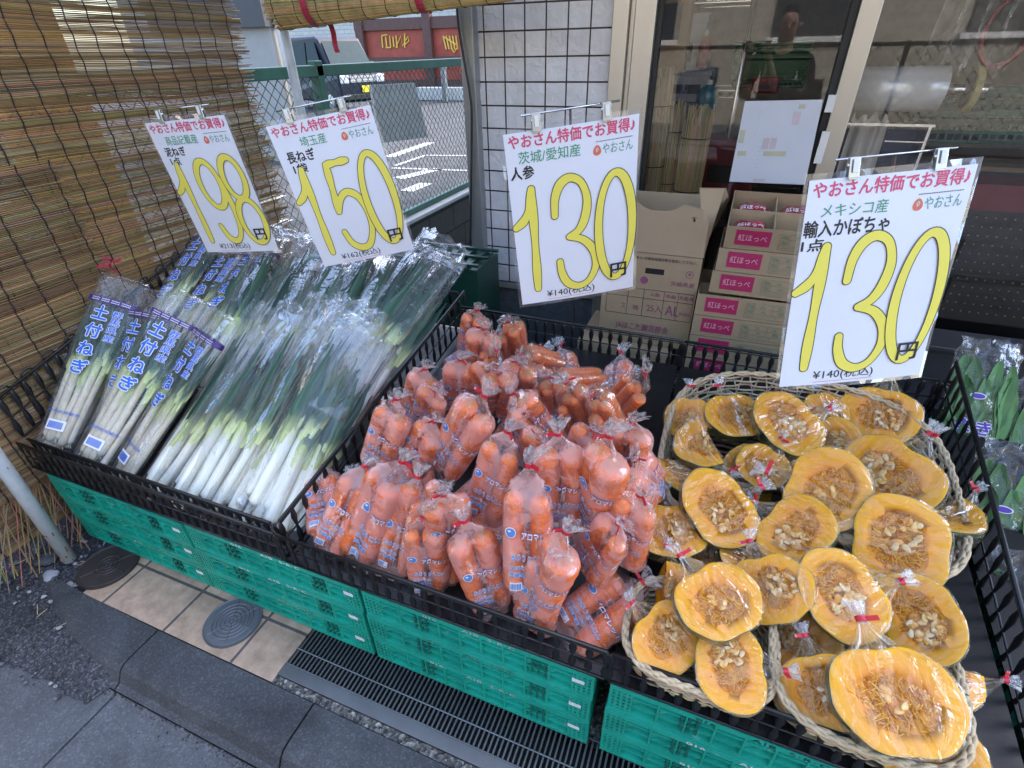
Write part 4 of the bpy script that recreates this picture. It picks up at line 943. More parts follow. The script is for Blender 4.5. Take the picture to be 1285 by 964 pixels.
def pumpkin(kind, sd):
    """cut half: local frame cut face in xy looking along +z, tie towards +y; about 0.18 m wide"""
    t = thing('pumpkin_half', '', 'pumpkin'); rd = random.Random(sd); A_, B_ = .088, .074; n = 56
    dent = .17 if kind != 'quarter' else .05; dep = .075 if kind != 'quarter' else .055
    if kind == 'tall': A_, B_ = .076, .076
    wedge = kind == 'quarter'
    if wedge: A_, B_ = .098, .078; dep = .085
    cvx, cvy = A_*.62, B_*.54; co = Vector((0 if wedge else rd.uniform(-.008, .008), -.004+rd.uniform(-.006, .006), 0))
    AG = [-PI/2+PI*j/(n-1) for j in range(n)] if wedge else [2*PI*j/n for j in range(n)]
    O = [outline(a, A_, B_, dent, sd) for a in AG]; cls = not wedge
    # cut face with a hollow
    q = MB(); rg = []; cl = []; fy, fo, fp = (.88, .41, .010), (.86, .34, .008), (.80, .25, .008)
    for k, (f, zz) in enumerate([(1, 0), (.985, .0012), (.93, .0015), (.8, .001), (.62, 0), (.0, 0), (.0, -.004), (.0, -.009), (.0, -.012), (0, -.014)]):
        ring = []
        for j in range(n):
            a = AG[j]
            if k <= 4: p = O[j]*f; p.z = zz
            else:
                g = [1.0, .96, .8, .5, .06][k-5]; w = 1+.30*noise.noise((math.cos(a)*1.6+sd, math.sin(a)*1.6, 5)); p = co+Vector((cvx*math.cos(a)*g*w, cvy*math.sin(a)*g*w, zz+(.004*noise.noise((math.cos(a)*3*g, math.sin(a)*3*g, sd)) if k > 6 else 0)))
            ring.append(p)
        rg.append(ring); cl.append([(.70, .52, .12), fy, fy, mixc(fy, fo, .5), fo, fp, (.88, .36, .018), (.90, .38, .02), (.90, .38, .02), (.88, .36, .02)][k])
    q.rings(rg, False, cols=cl, closed=cls); q.f.append(tuple((len(rg)-1)*n+j for j in range(n))); q.mi.append(0)
    if wedge:                                               # second cut face down the side
        arc = []
        for s_ in (1, -1):
            e = O[-1] if s_ > 0 else O[0]
            seq = [Vector((0, e.y*(math.cos(PI/2*k/12)**.72 if k < 12 else .01), -dep*math.sin(PI/2*k/12)**.9)) for k in range(13)]; arc += seq if s_ > 0 else seq[::-1][1:]
        m_ = Vector((0, co.y, -.02)); vs_ = []; cs_ = []
        for f__, xx, cc_ in ((1, 0, (.70, .50, .10)), (.96, -.001, fy), (.62, -.001, fo), (.52, .004, fp), (.2, .012, (.66, .20, .010))):
            vs_ += [Vector((xx, lerp(m_.y, p.y, f__), lerp(m_.z, p.z, f__))) for p in arc]; cs_ += [cc_]*len(arc)
        na = len(arc); q.add(vs_, [(r*na+i, r*na+i+1, (r+1)*na+i+1, (r+1)*na+i) for r in range(4) for i in range(na-1)]+[tuple(4*na+i for i in range(na))], cs_)
    fl = q.obj('flesh', M_flesh, t, smooth=True)
    # rind behind the cut
    q = MB(); rg = []; m = 12
    for k in range(m+1):
        b = PI/2*k/m; ring = []
        for j in range(n):
            a = AG[j]; rib = 1+(.0 if wedge and j in (0, n-1) else .022)*math.cos(a*9+b*2)*math.sin(b)
            p = O[j]*(math.cos(b)**.72*1.004*rib if k < m else .01); p.z = -dep*math.sin(b)**.9*(1+.05*noise.noise((p.x*20, p.y*20, sd)))-.0005; ring.append(p)
        rg.append(ring)
    q.rings(rg, False, closed=cls); q.f = [f[::-1] for f in q.f]; q.obj('rind', M_rind, t, smooth=True)
    # stringy pulp
    q = MB()
    for i in range(340):
        a = rd.uniform(0, 6.283); g = math.sqrt(rd.uniform(.02, 1.02)); p = co+Vector((cvx*(abs(math.cos(a)) if wedge else math.cos(a))*g, cvy*math.sin(a)*g, -.009*(1-g**2)-.003+rd.uniform(-.002, .003)))
        d = Vector((-p.x+co.x, -p.y+co.y, rd.uniform(-.01, .012)))*rd.uniform(-.05, .3)+Vector((rd.uniform(-.011, .011), rd.uniform(-.011, .011), rd.uniform(-.002, .004)))
        c = rd.choice([(.90, .40, .02), (.94, .48, .04), (.82, .30, .012), (.95, .55, .07), (.62, .18, .01)]); q.tube([p, p+d*.5+Vector((0, 0, rd.uniform(-.001, .003))), p+d], [.0012, .0009, .0005], 4, col=c)
    q.obj('pulp_strings', M_fibre, t, smooth=True)
    # seeds
    q = MB(); ns = {'seedy': 46, 'half': 26, 'tall': 20, 'quarter': 12, 'dry': 14, 'clean': 5}.get(kind, 20); side = rd.choice([-1, 1])
    for i in range(ns):
        a = rd.uniform(0, 6.283); g = math.sqrt(rd.uniform(0, .75)); p = co+Vector((cvx*(abs(math.cos(a)*g*.62+side*.34) if wedge else math.cos(a)*g*.62+side*.34), cvy*math.sin(a)*g*.85, -.006*(1-g*g)+rd.uniform(-.003, .002)))
        R = Matrix.Rotation(rd.uniform(0, 6.28), 3, 'Z') @ Matrix.Rotation(rd.uniform(-.7, .7), 3, 'X') @ Matrix.Rotation(rd.uniform(-.6, .6), 3, 'Y'); ln, wd, th = .0088, .0050, .0019
        c = rd.choice([(.82, .54, .20), (.80, .42, .10), (.84, .64, .34), (.76, .34, .06)]); rg = []
        for k in range(7):
            s = -1+2*k/6; w = math.sqrt(max(0, 1-s*s))*(1-.28*s)+.04; rg.append([p+R @ Vector((s*ln, w*wd*math.cos(2*PI*j/10), w*th*math.sin(2*PI*j/10))) for j in range(10)])
        q.rings(rg, True, col=c)
    q.obj('seeds', M_seed, t, smooth=True)
    # film: rings along y, flat in front and rounded behind, gathered to the tie at +y
    X, Z, Y = Vector((1, 0, 0)), Vector((0, 0, 1)), Vector((0, 1, 0)); rg = []; S = 22; nn = 60
    def halfw(y):
        xs = []
        for j in range(n):
            p, e = O[j], O[(j+1) % n]
            if (p.y-y)*(e.y-y) <= 0 and abs(p.y-e.y) > 1e-9: xs.append(p.x+(e.x-p.x)*(y-p.y)/(e.y-p.y))
        if len(xs) < 2: return 0., .004
        return (min(xs)+max(xs))/2, max(.004, (max(xs)-min(xs))/2)
    ymin, ymax = min(p.y for p in O)-.0025, max(p.y for p in O)*.88
    for i in range(S+1):
        s = i/S; y = lerp(ymin, ymax, s); cxx, w0_ = halfw(min(max(y, min(p.y for p in O)+.001), ymax)); w = (max(w0_, .012)+.003) if i else .012
        d = dep*(w*(2 if wedge else 1)/A_)**.7*.98+.003; pl = sst(.35, 1, s)
        ring = []
        for j in range(nn):
            a = 2*PI*j/nn; sn, cs = math.sin(a), math.cos(a); x = w*abs(cs)**.75*(1 if cs > 0 else -1)
            zz = .0035*abs(sn)**.4 if sn >= 0 else -d*abs(sn)**.9
            k = .0022*math.sin(x*260+sd+3*noise.noise((x*18, y*14, sd)))*pl+.0022*noise.noise((x*45, y*25, sd+4))
            ring.append(Vector((x+cxx, y, zz+(k if sn > 0 else 0)))*1.0+(Vector((cs, 0, min(0, sn)))*(.004*noise.noise((a*3, y*30, sd)) if sn < .3 else 0)))
        rg.append(ring)
    last = rg[-1]; cl_ = sum(last, Vector())/nn; tcn = Vector((rd.uniform(-.02, .02), ymax+.045, .004+rd.uniform(-.012, .012)))
    for i in range(1, 8):
        k = i/7; c = lerp(cl_, tcn, k**1.1)
        rg.append([c+(p-cl_)*lerp(1, .075, k**.6)*(1+.15*math.sin(j*2*PI/nn*11+sd)*k) for j, p in enumerate(last)])
    nr = Vector((rd.uniform(-.4, .4), 1, rd.uniform(-.1, .4))).normalized(); rg += neck_frill(tcn, nr, X, Z, .006, .026, .0145, nn, sd)
    q = MB(); q.rings(rg, False)
    for f__ in range(nn*(len(rg)-9), nn*(len(rg)-1)): q.mi[f__] = 1
    fm = q.obj('bag_film', [M_pfilm, M_knot], t, smooth=True)
    tie(fm, tcn, nr, X, Z, .0075, sd)
    return t
# ================================================================== leeks
M_leek = vcol_mat('leek_skin', .38, 20, .12, .2, 60, (1, .06, 1), .45); M_leekd = vcol_mat('muddy_leek_skin', .6, 35, .4, .3, 60, (1, .25, 1), .3)
M_lfilm = film_mat('leek_bag_film', .02, .26, .03, (.85, .92, .98), .55, .8, 18, .20, 9, 3.2, .06, .6, 14, fs=22, fa=.24, fh=.08, fst=(1.5, .22, 1))
M_dfilm = film_mat('printed_leek_bag_film', .02, .26, .03, (.88, .93, .98), .5, .75, 18, .16, 8, 3.2, .08, .6, 18, fs=22, fa=.22, fh=.07, fst=(1.5, .25, 1))
M_lfrill = film_mat('crumpled_bag_end', .025, .26, .04, (.78, .86, .95), .5, .75, 30, .2, 9, 4, .06, .6, 20, fs=26, fa=.30, fh=.10, fst=(1.2, .5, 1))
LG = (.06, .135, .085); DG = (.018, .052, .040)
def leek(parent, x, z, y0, ysh, ytop, r, sd, mud=False, lean=0.):
    rd = random.Random(sd*13+5); q = MB(); rg = []; cl = []; k = 24
    wht = (.86, .87, .76) if not mud else (.66, .60, .47)
    for i in range(k+1):
        t = i/k; y = lerp(y0, ysh, t); rr = r*(1.12-.12*sst(0, .12, t))*(math.sqrt(sst(0, .05, t))*.7+.3 if t < .05 else 1)*(1+.02*noise.noise((t*5, sd, 1)))*(1-.75*sst(.86, 1., t))
        c = Vector((x+lean*t+.004*noise.noise((t*2.2, sd, 2)), y, z+.003*noise.noise((t*2.5, sd, 5))))
        rg.append([c+Vector((math.cos(2*PI*j/14), 0, math.sin(2*PI*j/14)))*rr for j in range(14)])
        cl.append(mixc(mixc(wht, (.50, .60, .22), sst(.55, .92, t)), (.20, .33, .11), sst(.84, 1.0, t)))
    q.rings(rg, True, cols=cl)
    # roots
    for i in range(9):
        a = rd.uniform(0, 6.28); d = Vector((math.cos(a)*.008, -.010, math.sin(a)*.008)); q.tube([(x+d.x*.5, y0+.002, z+d.z*.5), Vector((x, y0, z))+d], .0009, 4, col=(.6, .55, .4))
    # leaves: flat, folded straps fanning out of the shaft
    tx = x+lean; nl = 10 if not mud else 6
    for i in range(nl):
        f = (i-(nl-1)/2)/((nl-1)/2); yb = ysh-rd.uniform(.05, .10)-.03*(1-abs(f)); yt = ytop-rd.uniform(0, .12); w = r*rd.uniform(.55, .95); rg = []; cl = []; m = 14; tint = rd.uniform(.75, 1.25); rd_l = rd.random()
        for j in range(m+1):
            s = j/m; y = lerp(yb, yt, s); off = f*r*(.75+1.9*s)*rd.uniform(.97, 1.03); wz = z+r*(.98-.75*abs(f)**1.5)*(1-.25*s)+r*.6*s*(1-abs(f))-.008*s*abs(f)+.004*noise.noise((s*4, i, sd))
            ww = w*(.75+.35*s)*(1-sst(.55, 1., s)*.85); fo = .62*(1-.6*s); c = Vector((tx+off+.006*noise.noise((s*3, i, sd+1)), y, wz))
            rg.append([c+Vector((-ww, 0, -ww*fo)), c+Vector((-ww*.5, 0, -ww*fo*.3)), c+Vector((0, 0, .001)), c+Vector((ww*.5, 0, -ww*fo*.3)), c+Vector((ww, 0, -ww*fo))])
            g0 = mixc((.58, .66, .30), mixc(LG, DG, rd_l), sst(.04, .36, s)); cl.append(tuple(v*tint for v in g0))
        q.rings(rg, False, cols=cl, closed=False)
    return q.obj('leek', M_leek if not mud else M_leekd, parent, smooth=True)
def leek_pack(kind, sd):
    """local: roots at the origin, leaves towards +y, upper side +z; 0.66 m long"""
    t = thing('leek_bag', '', 'leeks'); rd = random.Random(sd); LT = .62; X, Z, Y = Vector((1, 0, 0)), Vector((0, 0, 1)), Vector((0, 1, 0))
    if kind == 'plain':
        for i, (x, z, r) in enumerate([(-.030, 0, .0135), (.0, .010, .0145), (.030, 0, .0135)]):
            leek(t, x+rd.uniform(-.003, .003), z, rd.uniform(.005, .03), rd.uniform(.27, .36), LT-.05-rd.uniform(0, .05), r*rd.uniform(.92, 1.1), sd+i*2.3, False, rd.uniform(-.012, .012))
        w0, h0, wt = .050, .022, .072
    else:
        for i, (x, z, r) in enumerate([(-.042, 0, .0095), (-.021, .007, .0105), (.0, .001, .0105), (.021, .008, .010), (.042, 0, .0095)]):
            leek(t, x*.8+rd.uniform(-.003, .003), z, rd.uniform(.005, .04), rd.uniform(.30, .40), LT-.03-rd.uniform(0, .04), r*rd.uniform(.9, 1.12), sd+i*2.3, True, x*.35)
        w0, h0, wt = .050, .022, .074
    rg = []; n = 52; S = 36
    for i in range(S+1):
        s = i/S; y = -.008+s*(LT+.03); w = lerp(w0, wt, s**.8)*(sst(-.03, .03, s)*.35+.65); hu = h0*(.85+.35*s)*(1-.35*sst(.8, 1, s)); hd = .018
        rg.append(superring(Vector((0, y, .002)), X, Z, w, hu, hd, n, 2.3, .055, sd, s*1.3))
    if kind == 'plain':                                     # loose crumpled open end
        c0 = Vector((0, LT+.022, .002))
        for i in range(1, 4):
            k = i/3; rg.append([Vector((p.x*(1-.05*k)+.006*noise.noise((j*.6, k*2, sd)), p.y+.028*k+.014*noise.noise((j*.35, k, sd)), .002+(p.z-.002)*(1-.75*k)+.012*noise.noise((p.x*50, k*2, sd+3)))) for j, p in enumerate(rg[S])])
    else:
        for i in range(1, 4):
            k = i/3; rg.append([Vector((p.x*(1-.12*k), p.y+.012*k+.004*noise.noise((j*.5, k, sd)), .002+(p.z-.002)*(1-.8*k))) for j, p in enumerate(rg[S])])
    q = MB(); q.rings(rg, False)
    if kind == 'plain':
        nf = n*(len(rg)-1)
        for f_ in range(n*34, nf): q.mi[f_] = 1
        fm = q.obj('bag_film', [M_lfilm, M_lfrill], t, smooth=True)
    else:
        fm = q.obj('bag_film', M_dfilm, t, smooth=True); bvh = BVHTree.FromPolygons(q.v, q.f); jw, jb = [], []
        for s_, x, y, w, h in [('土', -.036, .475, .042, .050), ('付', -.036, .405, .042, .050), ('ね', -.036, .337, .042, .048), ('ぎ', -.034, .270, .042, .048)]:
            v, f = cut_grid(*text_box(s_, x, y, w, h, .075, 0, s_), .008); jw.append(([p.copy() for p in v], f))
            v, f = cut_grid(*text_box(s_, x, y, w, h, .028, 0, s_), .008); jb.append(([Vector((p.x, p.y, p.z+.0008)) for p in v], f))
        for k, s_ in enumerate('群馬県産'):
            v, f = cut_grid(*text_box(s_, .018, .492-k*.030, .026, .025, .06, 0, s_), .008); jw.append(([p.copy() for p in v], f))
            v, f = cut_grid(*text_box(s_, .018, .492-k*.030, .026, .025, .016, 0, s_), .008); jb.append(([Vector((p.x, p.y, p.z+.0008)) for p in v], f))
        v, f = cut_grid(*text_box('中央出荷組合', -.045, .120, .085, .011, .01), .008); jb.append(([Vector((p.x, p.y, .0004)) for p in v], f))
        nx = 4; v = [Vector((-.034+.05*i/nx, .060+.036*j/3, 0)) for j in range(4) for i in range(nx+1)]; jw.append((v, [(j*(nx+1)+i, j*(nx+1)+i+1, (j+1)*(nx+1)+i+1, (j+1)*(nx+1)+i) for j in range(3) for i in range(nx)]))
        for k in range(10): x = -.029+k*.004; jb.append(([Vector((x, .066, .0012)), Vector((x+.0024, .066, .0012)), Vector((x+.0024, .090, .0012)), Vector((x, .090, .0012))], [(0, 1, 2, 3)]))
        q = MB(); pj = project_text(bvh, jw, lift=.0012); q.add(pj.v, pj.f); q.cm = 1; pj = project_text(bvh, jb, lift=.0012); q.add(pj.v, pj.f)
        q.obj('lettering', [M_twhite, pm('print_bright_blue', (.03, .14, .62), .45, var=.05)], fm)
        # purple tape round the top
        y = .548; i0 = int((y+.008)/(LT+.03)*S); q = MB(); rr = []
        for yy in (y-.009, y, y+.009):
            s = (yy+.008)/(LT+.03); w = lerp(w0, wt, s**.8); rr.append(superring(Vector((0, yy, .002)), X, Z, w+.0015, h0*(.85+.35*s)+.0022, .020, n, 2.3, .055, sd, s*1.3))
        q.rings(rr, False); tp = q.obj('purple_tape', pm('tape_purple', (.075, .035, .19), .4, var=.1), t, smooth=True)
        q = MB(); bv2 = BVHTree.FromPolygons([p for r_ in rr for p in r_], [(a*n+j, a*n+(j+1) % n, (a+1)*n+(j+1) % n, (a+1)*n+j) for a in range(2) for j in range(n)]); it = []
        for k in range(2):
            for m_ in range(4):
                for d_ in range(6):
                    xx, yy = -.056+m_*.029+d_*.004, y-.006+k*.0075; it.append(([Vector((xx, yy, 0)), Vector((xx+.0026, yy, 0)), Vector((xx+.0026, yy+.0034, 0)), Vector((xx, yy+.0034, 0))], [(0, 1, 2, 3)]))
        pj = project_text(bv2, it, lift=.0006); q.add(pj.v, pj.f); q.obj('tape_lettering', M_twhite, tp)
    return t
# ================================================================== price signs
M_lam = film_mat('laminate', .04, .4, .06, (.85, .87, .93), .2, .8, 3, .0, 1, 1, .06, .05, 8)
M_paper = pm('sign_paper', (.72, .735, .80), .35, var=.015, vscale=4, spec=.35)
M_pink = pm('ink_pink', (.62, .075, .16), .5, var=.04); M_gr = pm('ink_green', (.06, .30, .17), .5, var=.04); M_bk = pm('ink_black', (.02, .02, .022), .5, var=.05)
M_yel = pm('ink_yellow', (.80, .70, .11), .45, var=.03); M_red = pm('ink_red', (.6, .05, .06), .5); M_or = pm('ink_orange', (.62, .16, .09), .5); M_teal = pm('ink_teal', (.09, .30, .24), .5)
M_clip = pm('clip_plastic', (.55, .57, .55), .15, .55, var=.1); M_chrome = pm('rod_steel', (.62, .62, .63), .18, 1., var=.04)
SW, SH = .31, .435
def ell(cx, cy, rx, ry, a0=0, a1=2*PI, n=40, tilt=0): return [(cx+rx*math.cos(a0+(a1-a0)*i/n)+tilt*ry*math.sin(a0+(a1-a0)*i/n), cy+ry*math.sin(a0+(a1-a0)*i/n)) for i in range(n+1)]
GL = {'1': [[(.045, .505), (.115, .465), (.165, .39), (.185, .305)], [(.185, .305), (.182, .5), (.176, .7), (.170, .885)]],
      '3': [[(.345, .465), (.355, .37), (.40, .30), (.475, .275), (.555, .31), (.595, .40), (.575, .50), (.525, .565), (.45, .595)], [(.45, .595), (.56, .625), (.64, .70), (.655, .79), (.60, .875), (.51, .905), (.42, .875), (.375, .805), (.365, .735)]],
      '5': [[(.615, .300), (.52, .302), (.42, .305)], [(.42, .305), (.405, .45), (.385, .61)], [(.385, .61), (.45, .525), (.53, .495), (.615, .54), (.655, .65), (.64, .77), (.57, .87), (.48, .885), (.40, .84), (.365, .755)]],
      '0': [('c', ell(.815, .585, .135, .30, -PI/2, 1.5*PI, 44))],
      '9': [('c', ell(.495, .46, .125, .165, 0, 2*PI, 36)), [(.625, .42), (.645, .56), (.645, .70), (.60, .83), (.52, .885), (.435, .86), (.385, .765)]],
      '8': [('c', ell(.80, .425, .115, .145, 0, 2*PI, 36)), ('c', ell(.815, .74, .135, .165, 0, 2*PI, 36))]}
def sign(label, pos, xa, ya, dn, price, origin, item, unit, tax, place=None):
    xa, dn = Vector(xa).normalized(), Vector(dn).normalized(); up = -dn; up = (up-xa*up.dot(xa)).normalized(); nz = xa.cross(up)
    t = thing('price_sign', label, 'sign', frame(Vector(pos), xa, up, nz), 'price signs hanging over the vegetables')
    def uv(u, v): return ((u-.5)*SW, -v*SH)
    def plate(name, w, h, y0, z, m):
        q = MB(); nx, ny = 28, 36
        for zz, fl in ((z, 1), (z-.0007, -1)):
            vs = [(-w/2+w*i/nx, y0-h*j/ny, zz) for j in range(ny+1) for i in range(nx+1)]; fs = [(j*(nx+1)+i, (j+1)*(nx+1)+i, (j+1)*(nx+1)+i+1, j*(nx+1)+i+1) for j in range(ny) for i in range(nx)]
            q.add(vs, fs if fl > 0 else [f[::-1] for f in fs])
        return q.obj(name, m, t, smooth=False)
    plate('laminate', SW, SH, 0, .0004, M_lam); plate('paper', SW-.016, SH-.020, -.011, .0018, M_paper)
    z0 = .0022
    def word(name, s, u0, v0, u1, v1, m, bold=0., skew=0., z=z0):
        x0, y0 = uv(u0, v1); x1, y1 = uv(u1, v0); vs, fs = text_box(s, x0, y0, x1-x0, y1-y0, bold, z)
        return MB().add(vs, fs).obj(name, m, t)
    word('heading', 'やおさん特価でお買得♪', .055, .035, .945, .098, M_pink, .022)
    word('origin', origin, *place.get('o', (.14, .125, .50, .185)), M_gr, .004)
    word('item_name', item, *place.get('i', (.07, .20, .27, .265)), M_bk, .022)
    if unit: word('unit', unit, *place.get('u', (.07, .275, .21, .332)), M_bk, .02)
    # figures: outline first, then yellow, one after the other
    z = z0; d0 = MB()
    SWD = .0176
    for k, ch in enumerate(price):
        dx = {0: 0, 1: 0, 2: 0}[k]; parts = []
        for p in GL[ch]:
            cl = p[0] == 'c'; pts = [Vector((uv(a, b)[0], uv(a, b)[1], 0)) for a, b in (p[1][:-1] if cl else p)]
            if not cl: pts = smooth_path(pts, 8)
            nn = len(pts); w = [SWD*(.86+.28*math.sin(2*PI*i/nn+(.6 if cl else 0))**2) for i in range(nn)]
            parts.append((pts, w, cl))
        d0.cm = 0
        for pts, w, cl in parts: stroke(d0, pts, [x+.0036 for x in w], z+.0002, cl); z += .00003
        d0.cm = 1; z += .0003
        for pts, w, cl in parts: stroke(d0, pts, w, z, cl); z += .00003
        z += .0003
    d0.obj('price_figures', [M_bk, M_yel], t)
    word('yen_mark', '円', .775, .80, .905, .885, M_bk, .018, z=z+.0003)
    word('tax_price', '¥%s(税込)' % tax, .24, .902, .64, .960, M_bk, .005)
    q = MB(); a, b = uv(.245, .966), uv(.64, .964); stroke(q, [(lerp(a[0], b[0], k/12), lerp(a[1], b[1], k/12)) for k in range(13)], .0009, z0); q.obj('underline', M_red, t)
    word('shop_name', 'やおさん', .715, .135, .935, .185, M_teal, .002)
    q = MB(); c = uv(.675, .163)
    q.add([(c[0]+.009*(math.cos(a)*(1-.25*math.sin(a))), c[1]+.011*math.sin(a), z0) for a in [2*PI*k/20 for k in range(20)]], [tuple(range(20))])
    q.cm = 1; stroke(q, [uv(.672, .170), uv(.668, .158), uv(.675, .150), uv(.684, .158), uv(.678, .166)], .0014, z0+.0003); q.obj('shop_mark', [M_or, M_paper], t)
    q = MB(); 
    for k in range(28): u = .67+k*.0095; x, y = uv(u, .122); q.box((x, y, z0), (.0018, .0018, .0001))
    q.obj('slogan', M_bk, t)
    ph_ = pos[0]*3                                           # the laminated sheets are never quite flat
    for ch in t.children:
        for v in ch.data.vertices: v.co.z += -.20*v.co.x**2+.0045*math.sin(9*v.co.y+ph_)*(-v.co.y/SH)+.010*v.co.x*v.co.y*math.sin(ph_*2)
    # hanging rod with its post, then two clips
    s = thing('sign_stand', 'thin steel rod stand with a crossbar behind the '+place['n'], 'sign stand', frame(Vector(pos), xa, up, nz))
    MB().tube([(-.105, .019, -.006), (.105, .019, -.006)], .0022, 8).obj('crossbar', M_chrome, s, smooth=True)
    iM = frame(Vector(pos), xa, up, nz).inverted(); foot = Vector(pos)-nz*.02; base = ony(*place['p'], 1.86)
    MB().tube([(0, .019, -.008), lerp(Vector((0, .019, -.008)), iM @ base, .5), iM @ base], .0028, 8).obj('post', M_rustrod, s, smooth=True)
    for e, nm in ((-1, 'left'), (1, 'right')):
        c = thing('sign_clip', '%s clear spring clip on the %s' % (nm, place['n']), 'clip', frame(Vector(pos), xa, up, nz) @ Matrix.Translation((e*.075, 0, 0)), 'clips holding the price signs')
        q = MB(); 
        for zz, an in ((.005, -.12), (-.006, .12)):
            R = Matrix.Rotation(an, 3, 'X'); q.box(R @ Vector((0, .004, zz)), (.019, .034, .0018), R)
            q.box(R @ Vector((0, -.013, zz*.55)), (.015, .006, .002), R)
        q.obj('jaws', M_clip, c, bevel=.0008)
        MB().tube([(-.011, .008, 0), (.011, .008, 0)], .0036, 10).obj('spring', M_chrome, c, smooth=True)
        MB().box((0, .008, .0078), (.009, .022, .0012), Matrix.Rotation(-.12, 3, 'X')).obj('window_plate', pm('clip_pad', (.72, .72, .68), .3), c, bevel=.001)
    return t
M_rustrod = pm('dark_rod', (.10, .075, .06), .5, .5, var=.3, vscale=30)
sign('white 198 yen price sign over the muddy leeks, leftmost of the signs', (-1.555, 1.246, 1.352), (.988, .133, .084), 0, (.073, .089, -.993), '198', '商品記載産', '泥ねぎ', '1点', '213',
     {'p': (303, 312), 'n': 'muddy leek price sign', 'o': (.185, .118, .575, .178), 'i': (.115, .19, .37, .25), 'u': (.13, .257, .255, .31)})
sign('white 150 yen price sign over the clean leeks, second from the left', (-1.077, 1.271, 1.367), (.899, .408, .159), 0, (.118, .124, -.985), '150', '埼玉産', '長ねぎ', '1袋', '162',
     {'p': (450, 322), 'n': 'clean leek price sign', 'o': (.27, .118, .51, .178), 'i': (.10, .19, .36, .26), 'u': (.12, .268, .25, .325)})
sign('white 130 yen price sign over the bagged carrots, in front of the tiled wall', (-.337, 1.18, 1.374), (.876, .471, .108), 0, (.039, .153, -.987), '130', '茨城/愛知産', '人参', None, '140',
     {'p': (721, 412), 'n': 'carrot price sign', 'o': (.115, .115, .555, .175), 'i': (.05, .185, .215, .25)})
sign('white 130 yen price sign over the imported pumpkins, largest and rightmost', (.264, 1.162, 1.314), (.919, .386, .076), 0, (.113, -.072, -.991), '130', 'メキシコ産', '輸入かぼちゃ', '1点', '140',
     {'p': (1066, 474), 'n': 'pumpkin price sign', 'o': (.12, .125, .50, .18), 'i': (.035, .19, .53, .26), 'u': (.035, .268, .165, .32)})
# ================================================================== cardboard boxes
M_mag = pm('print_magenta', (.42, .02, .10), .6, var=.05); M_bpurp = pm('print_box_purple', (.26, .075, .15), .6); M_bgreen = pm('print_box_green', (.14, .24, .15), .6)
def face_word(q, s, x0, z0, w, h, y, bold=0.):
    v, f = text_box(s, x0, z0, w, h, bold); q.add([(p.x, y-p.z, p.y) for p in v], f)
YBX = 2.1
t = thing('cardboard_box', 'low cardboard box lying under the tall open box by the wall', 'box', (-.31, 2.24, 0))
MB().bx(-.205, .205, -.20, .14, 0, .39).obj('carton', M_board, t, bevel=.004)
q = MB(); q.bx(-.2, .2, -.035, -.03, .3902, .391); q.obj('seam', M_boardi, t)
q = MB(); v, f = text_box('ほこた', .02, -.1, .10, .03); q.add([(p.x, p.y, .3925) for p in v], f); q.obj('print', M_bpurp, t)
t = thing('cardboard_box', 'tall open cardboard box with raised flaps and purple lettering', 'box', (-.2415, 2.1, .393))
W2, D2, Hb = .193, .28, .405
MB().bx(-W2, W2, 0, .004, 0, Hb).bx(-W2, W2, D2-.004, D2, 0, Hb).bx(-W2, -W2+.004, .004, D2-.004, 0, Hb).bx(W2-.004, W2, .004, D2-.004, 0, Hb).bx(-W2+.004, W2-.004, .004, D2-.004, 0, .004).obj('carton', M_board, t)
q = MB()
def slab(pts, th=.004):
    pts = [Vector(p) for p in pts]; nrm = (pts[1]-pts[0]).cross(pts[2]-pts[0]).normalized()*th; n = len(pts)
    q.add(pts+[p+nrm for p in pts], [tuple(range(n-1, -1, -1)), tuple(range(n, 2*n))]+[(i, (i+1) % n, n+(i+1) % n, n+i) for i in range(n)])
fl = Hb+.002
slab([(-W2, .004, fl), (W2, .004, fl), (W2-.003, .03, fl+.13), (W2-.03, .034, fl+.175), (.09, .036, fl+.19), (.06, .034, fl+.17), (.03, .033, fl+.16), (-.03, .033, fl+.16), (-.06, .034, fl+.17), (-.09, .036, fl+.19), (-W2+.03, .034, fl+.175), (-W2+.003, .03, fl+.13)])
q.obj('front_flap', M_board, t)
q = MB(); slab([(W2, .01, fl), (W2, D2-.01, fl), (W2+.05, D2-.03, fl+.17), (W2+.03, .12, fl+.24), (W2-.06, .05, fl+.25)]); q.obj('right_flap', M_board, t)
q = MB(); slab([(-W2, D2-.01, fl), (-W2, .01, fl), (-W2+.06, .02, fl+.25), (-W2+.02, .18, fl+.27), (-W2-.03, D2-.03, fl+.17)]); q.obj('left_flap', M_board, t)
q = MB(); slab([(W2, D2, fl), (-W2, D2, fl), (-W2+.02, D2+.02, fl+.17), (W2-.02, D2+.02, fl+.17)]); q.obj('back_flap', M_boardi, t)
q = MB(); y = -.0012
face_word(q, 'JAほこた園芸部会', -.12, .055, .225, .038, y, .012)
for s_, x, z, w, h in (('25入', .005, .155, .062, .036), ('AL', .082, .150, .054, .044), ('平沼源治', .138, .155, .045, .016), ('生産者', .130, .225, .055, .018), ('等級', .075, .225, .042, .018), ('入数', .010, .225, .042, .018), ('ス', -.105, .155, .02, .024), ('地', -.055, .155, .025, .024), ('茨城県産', .085, .282, .095, .020)): face_word(q, s_, x, z, w, h, y, .006)
q.add([(-.02+.016*math.cos(a), y, .292+.016*math.sin(a)) for a in [2*PI*k/20 for k in range(20)]], [tuple(range(20))])
c_ = [.155, .335]
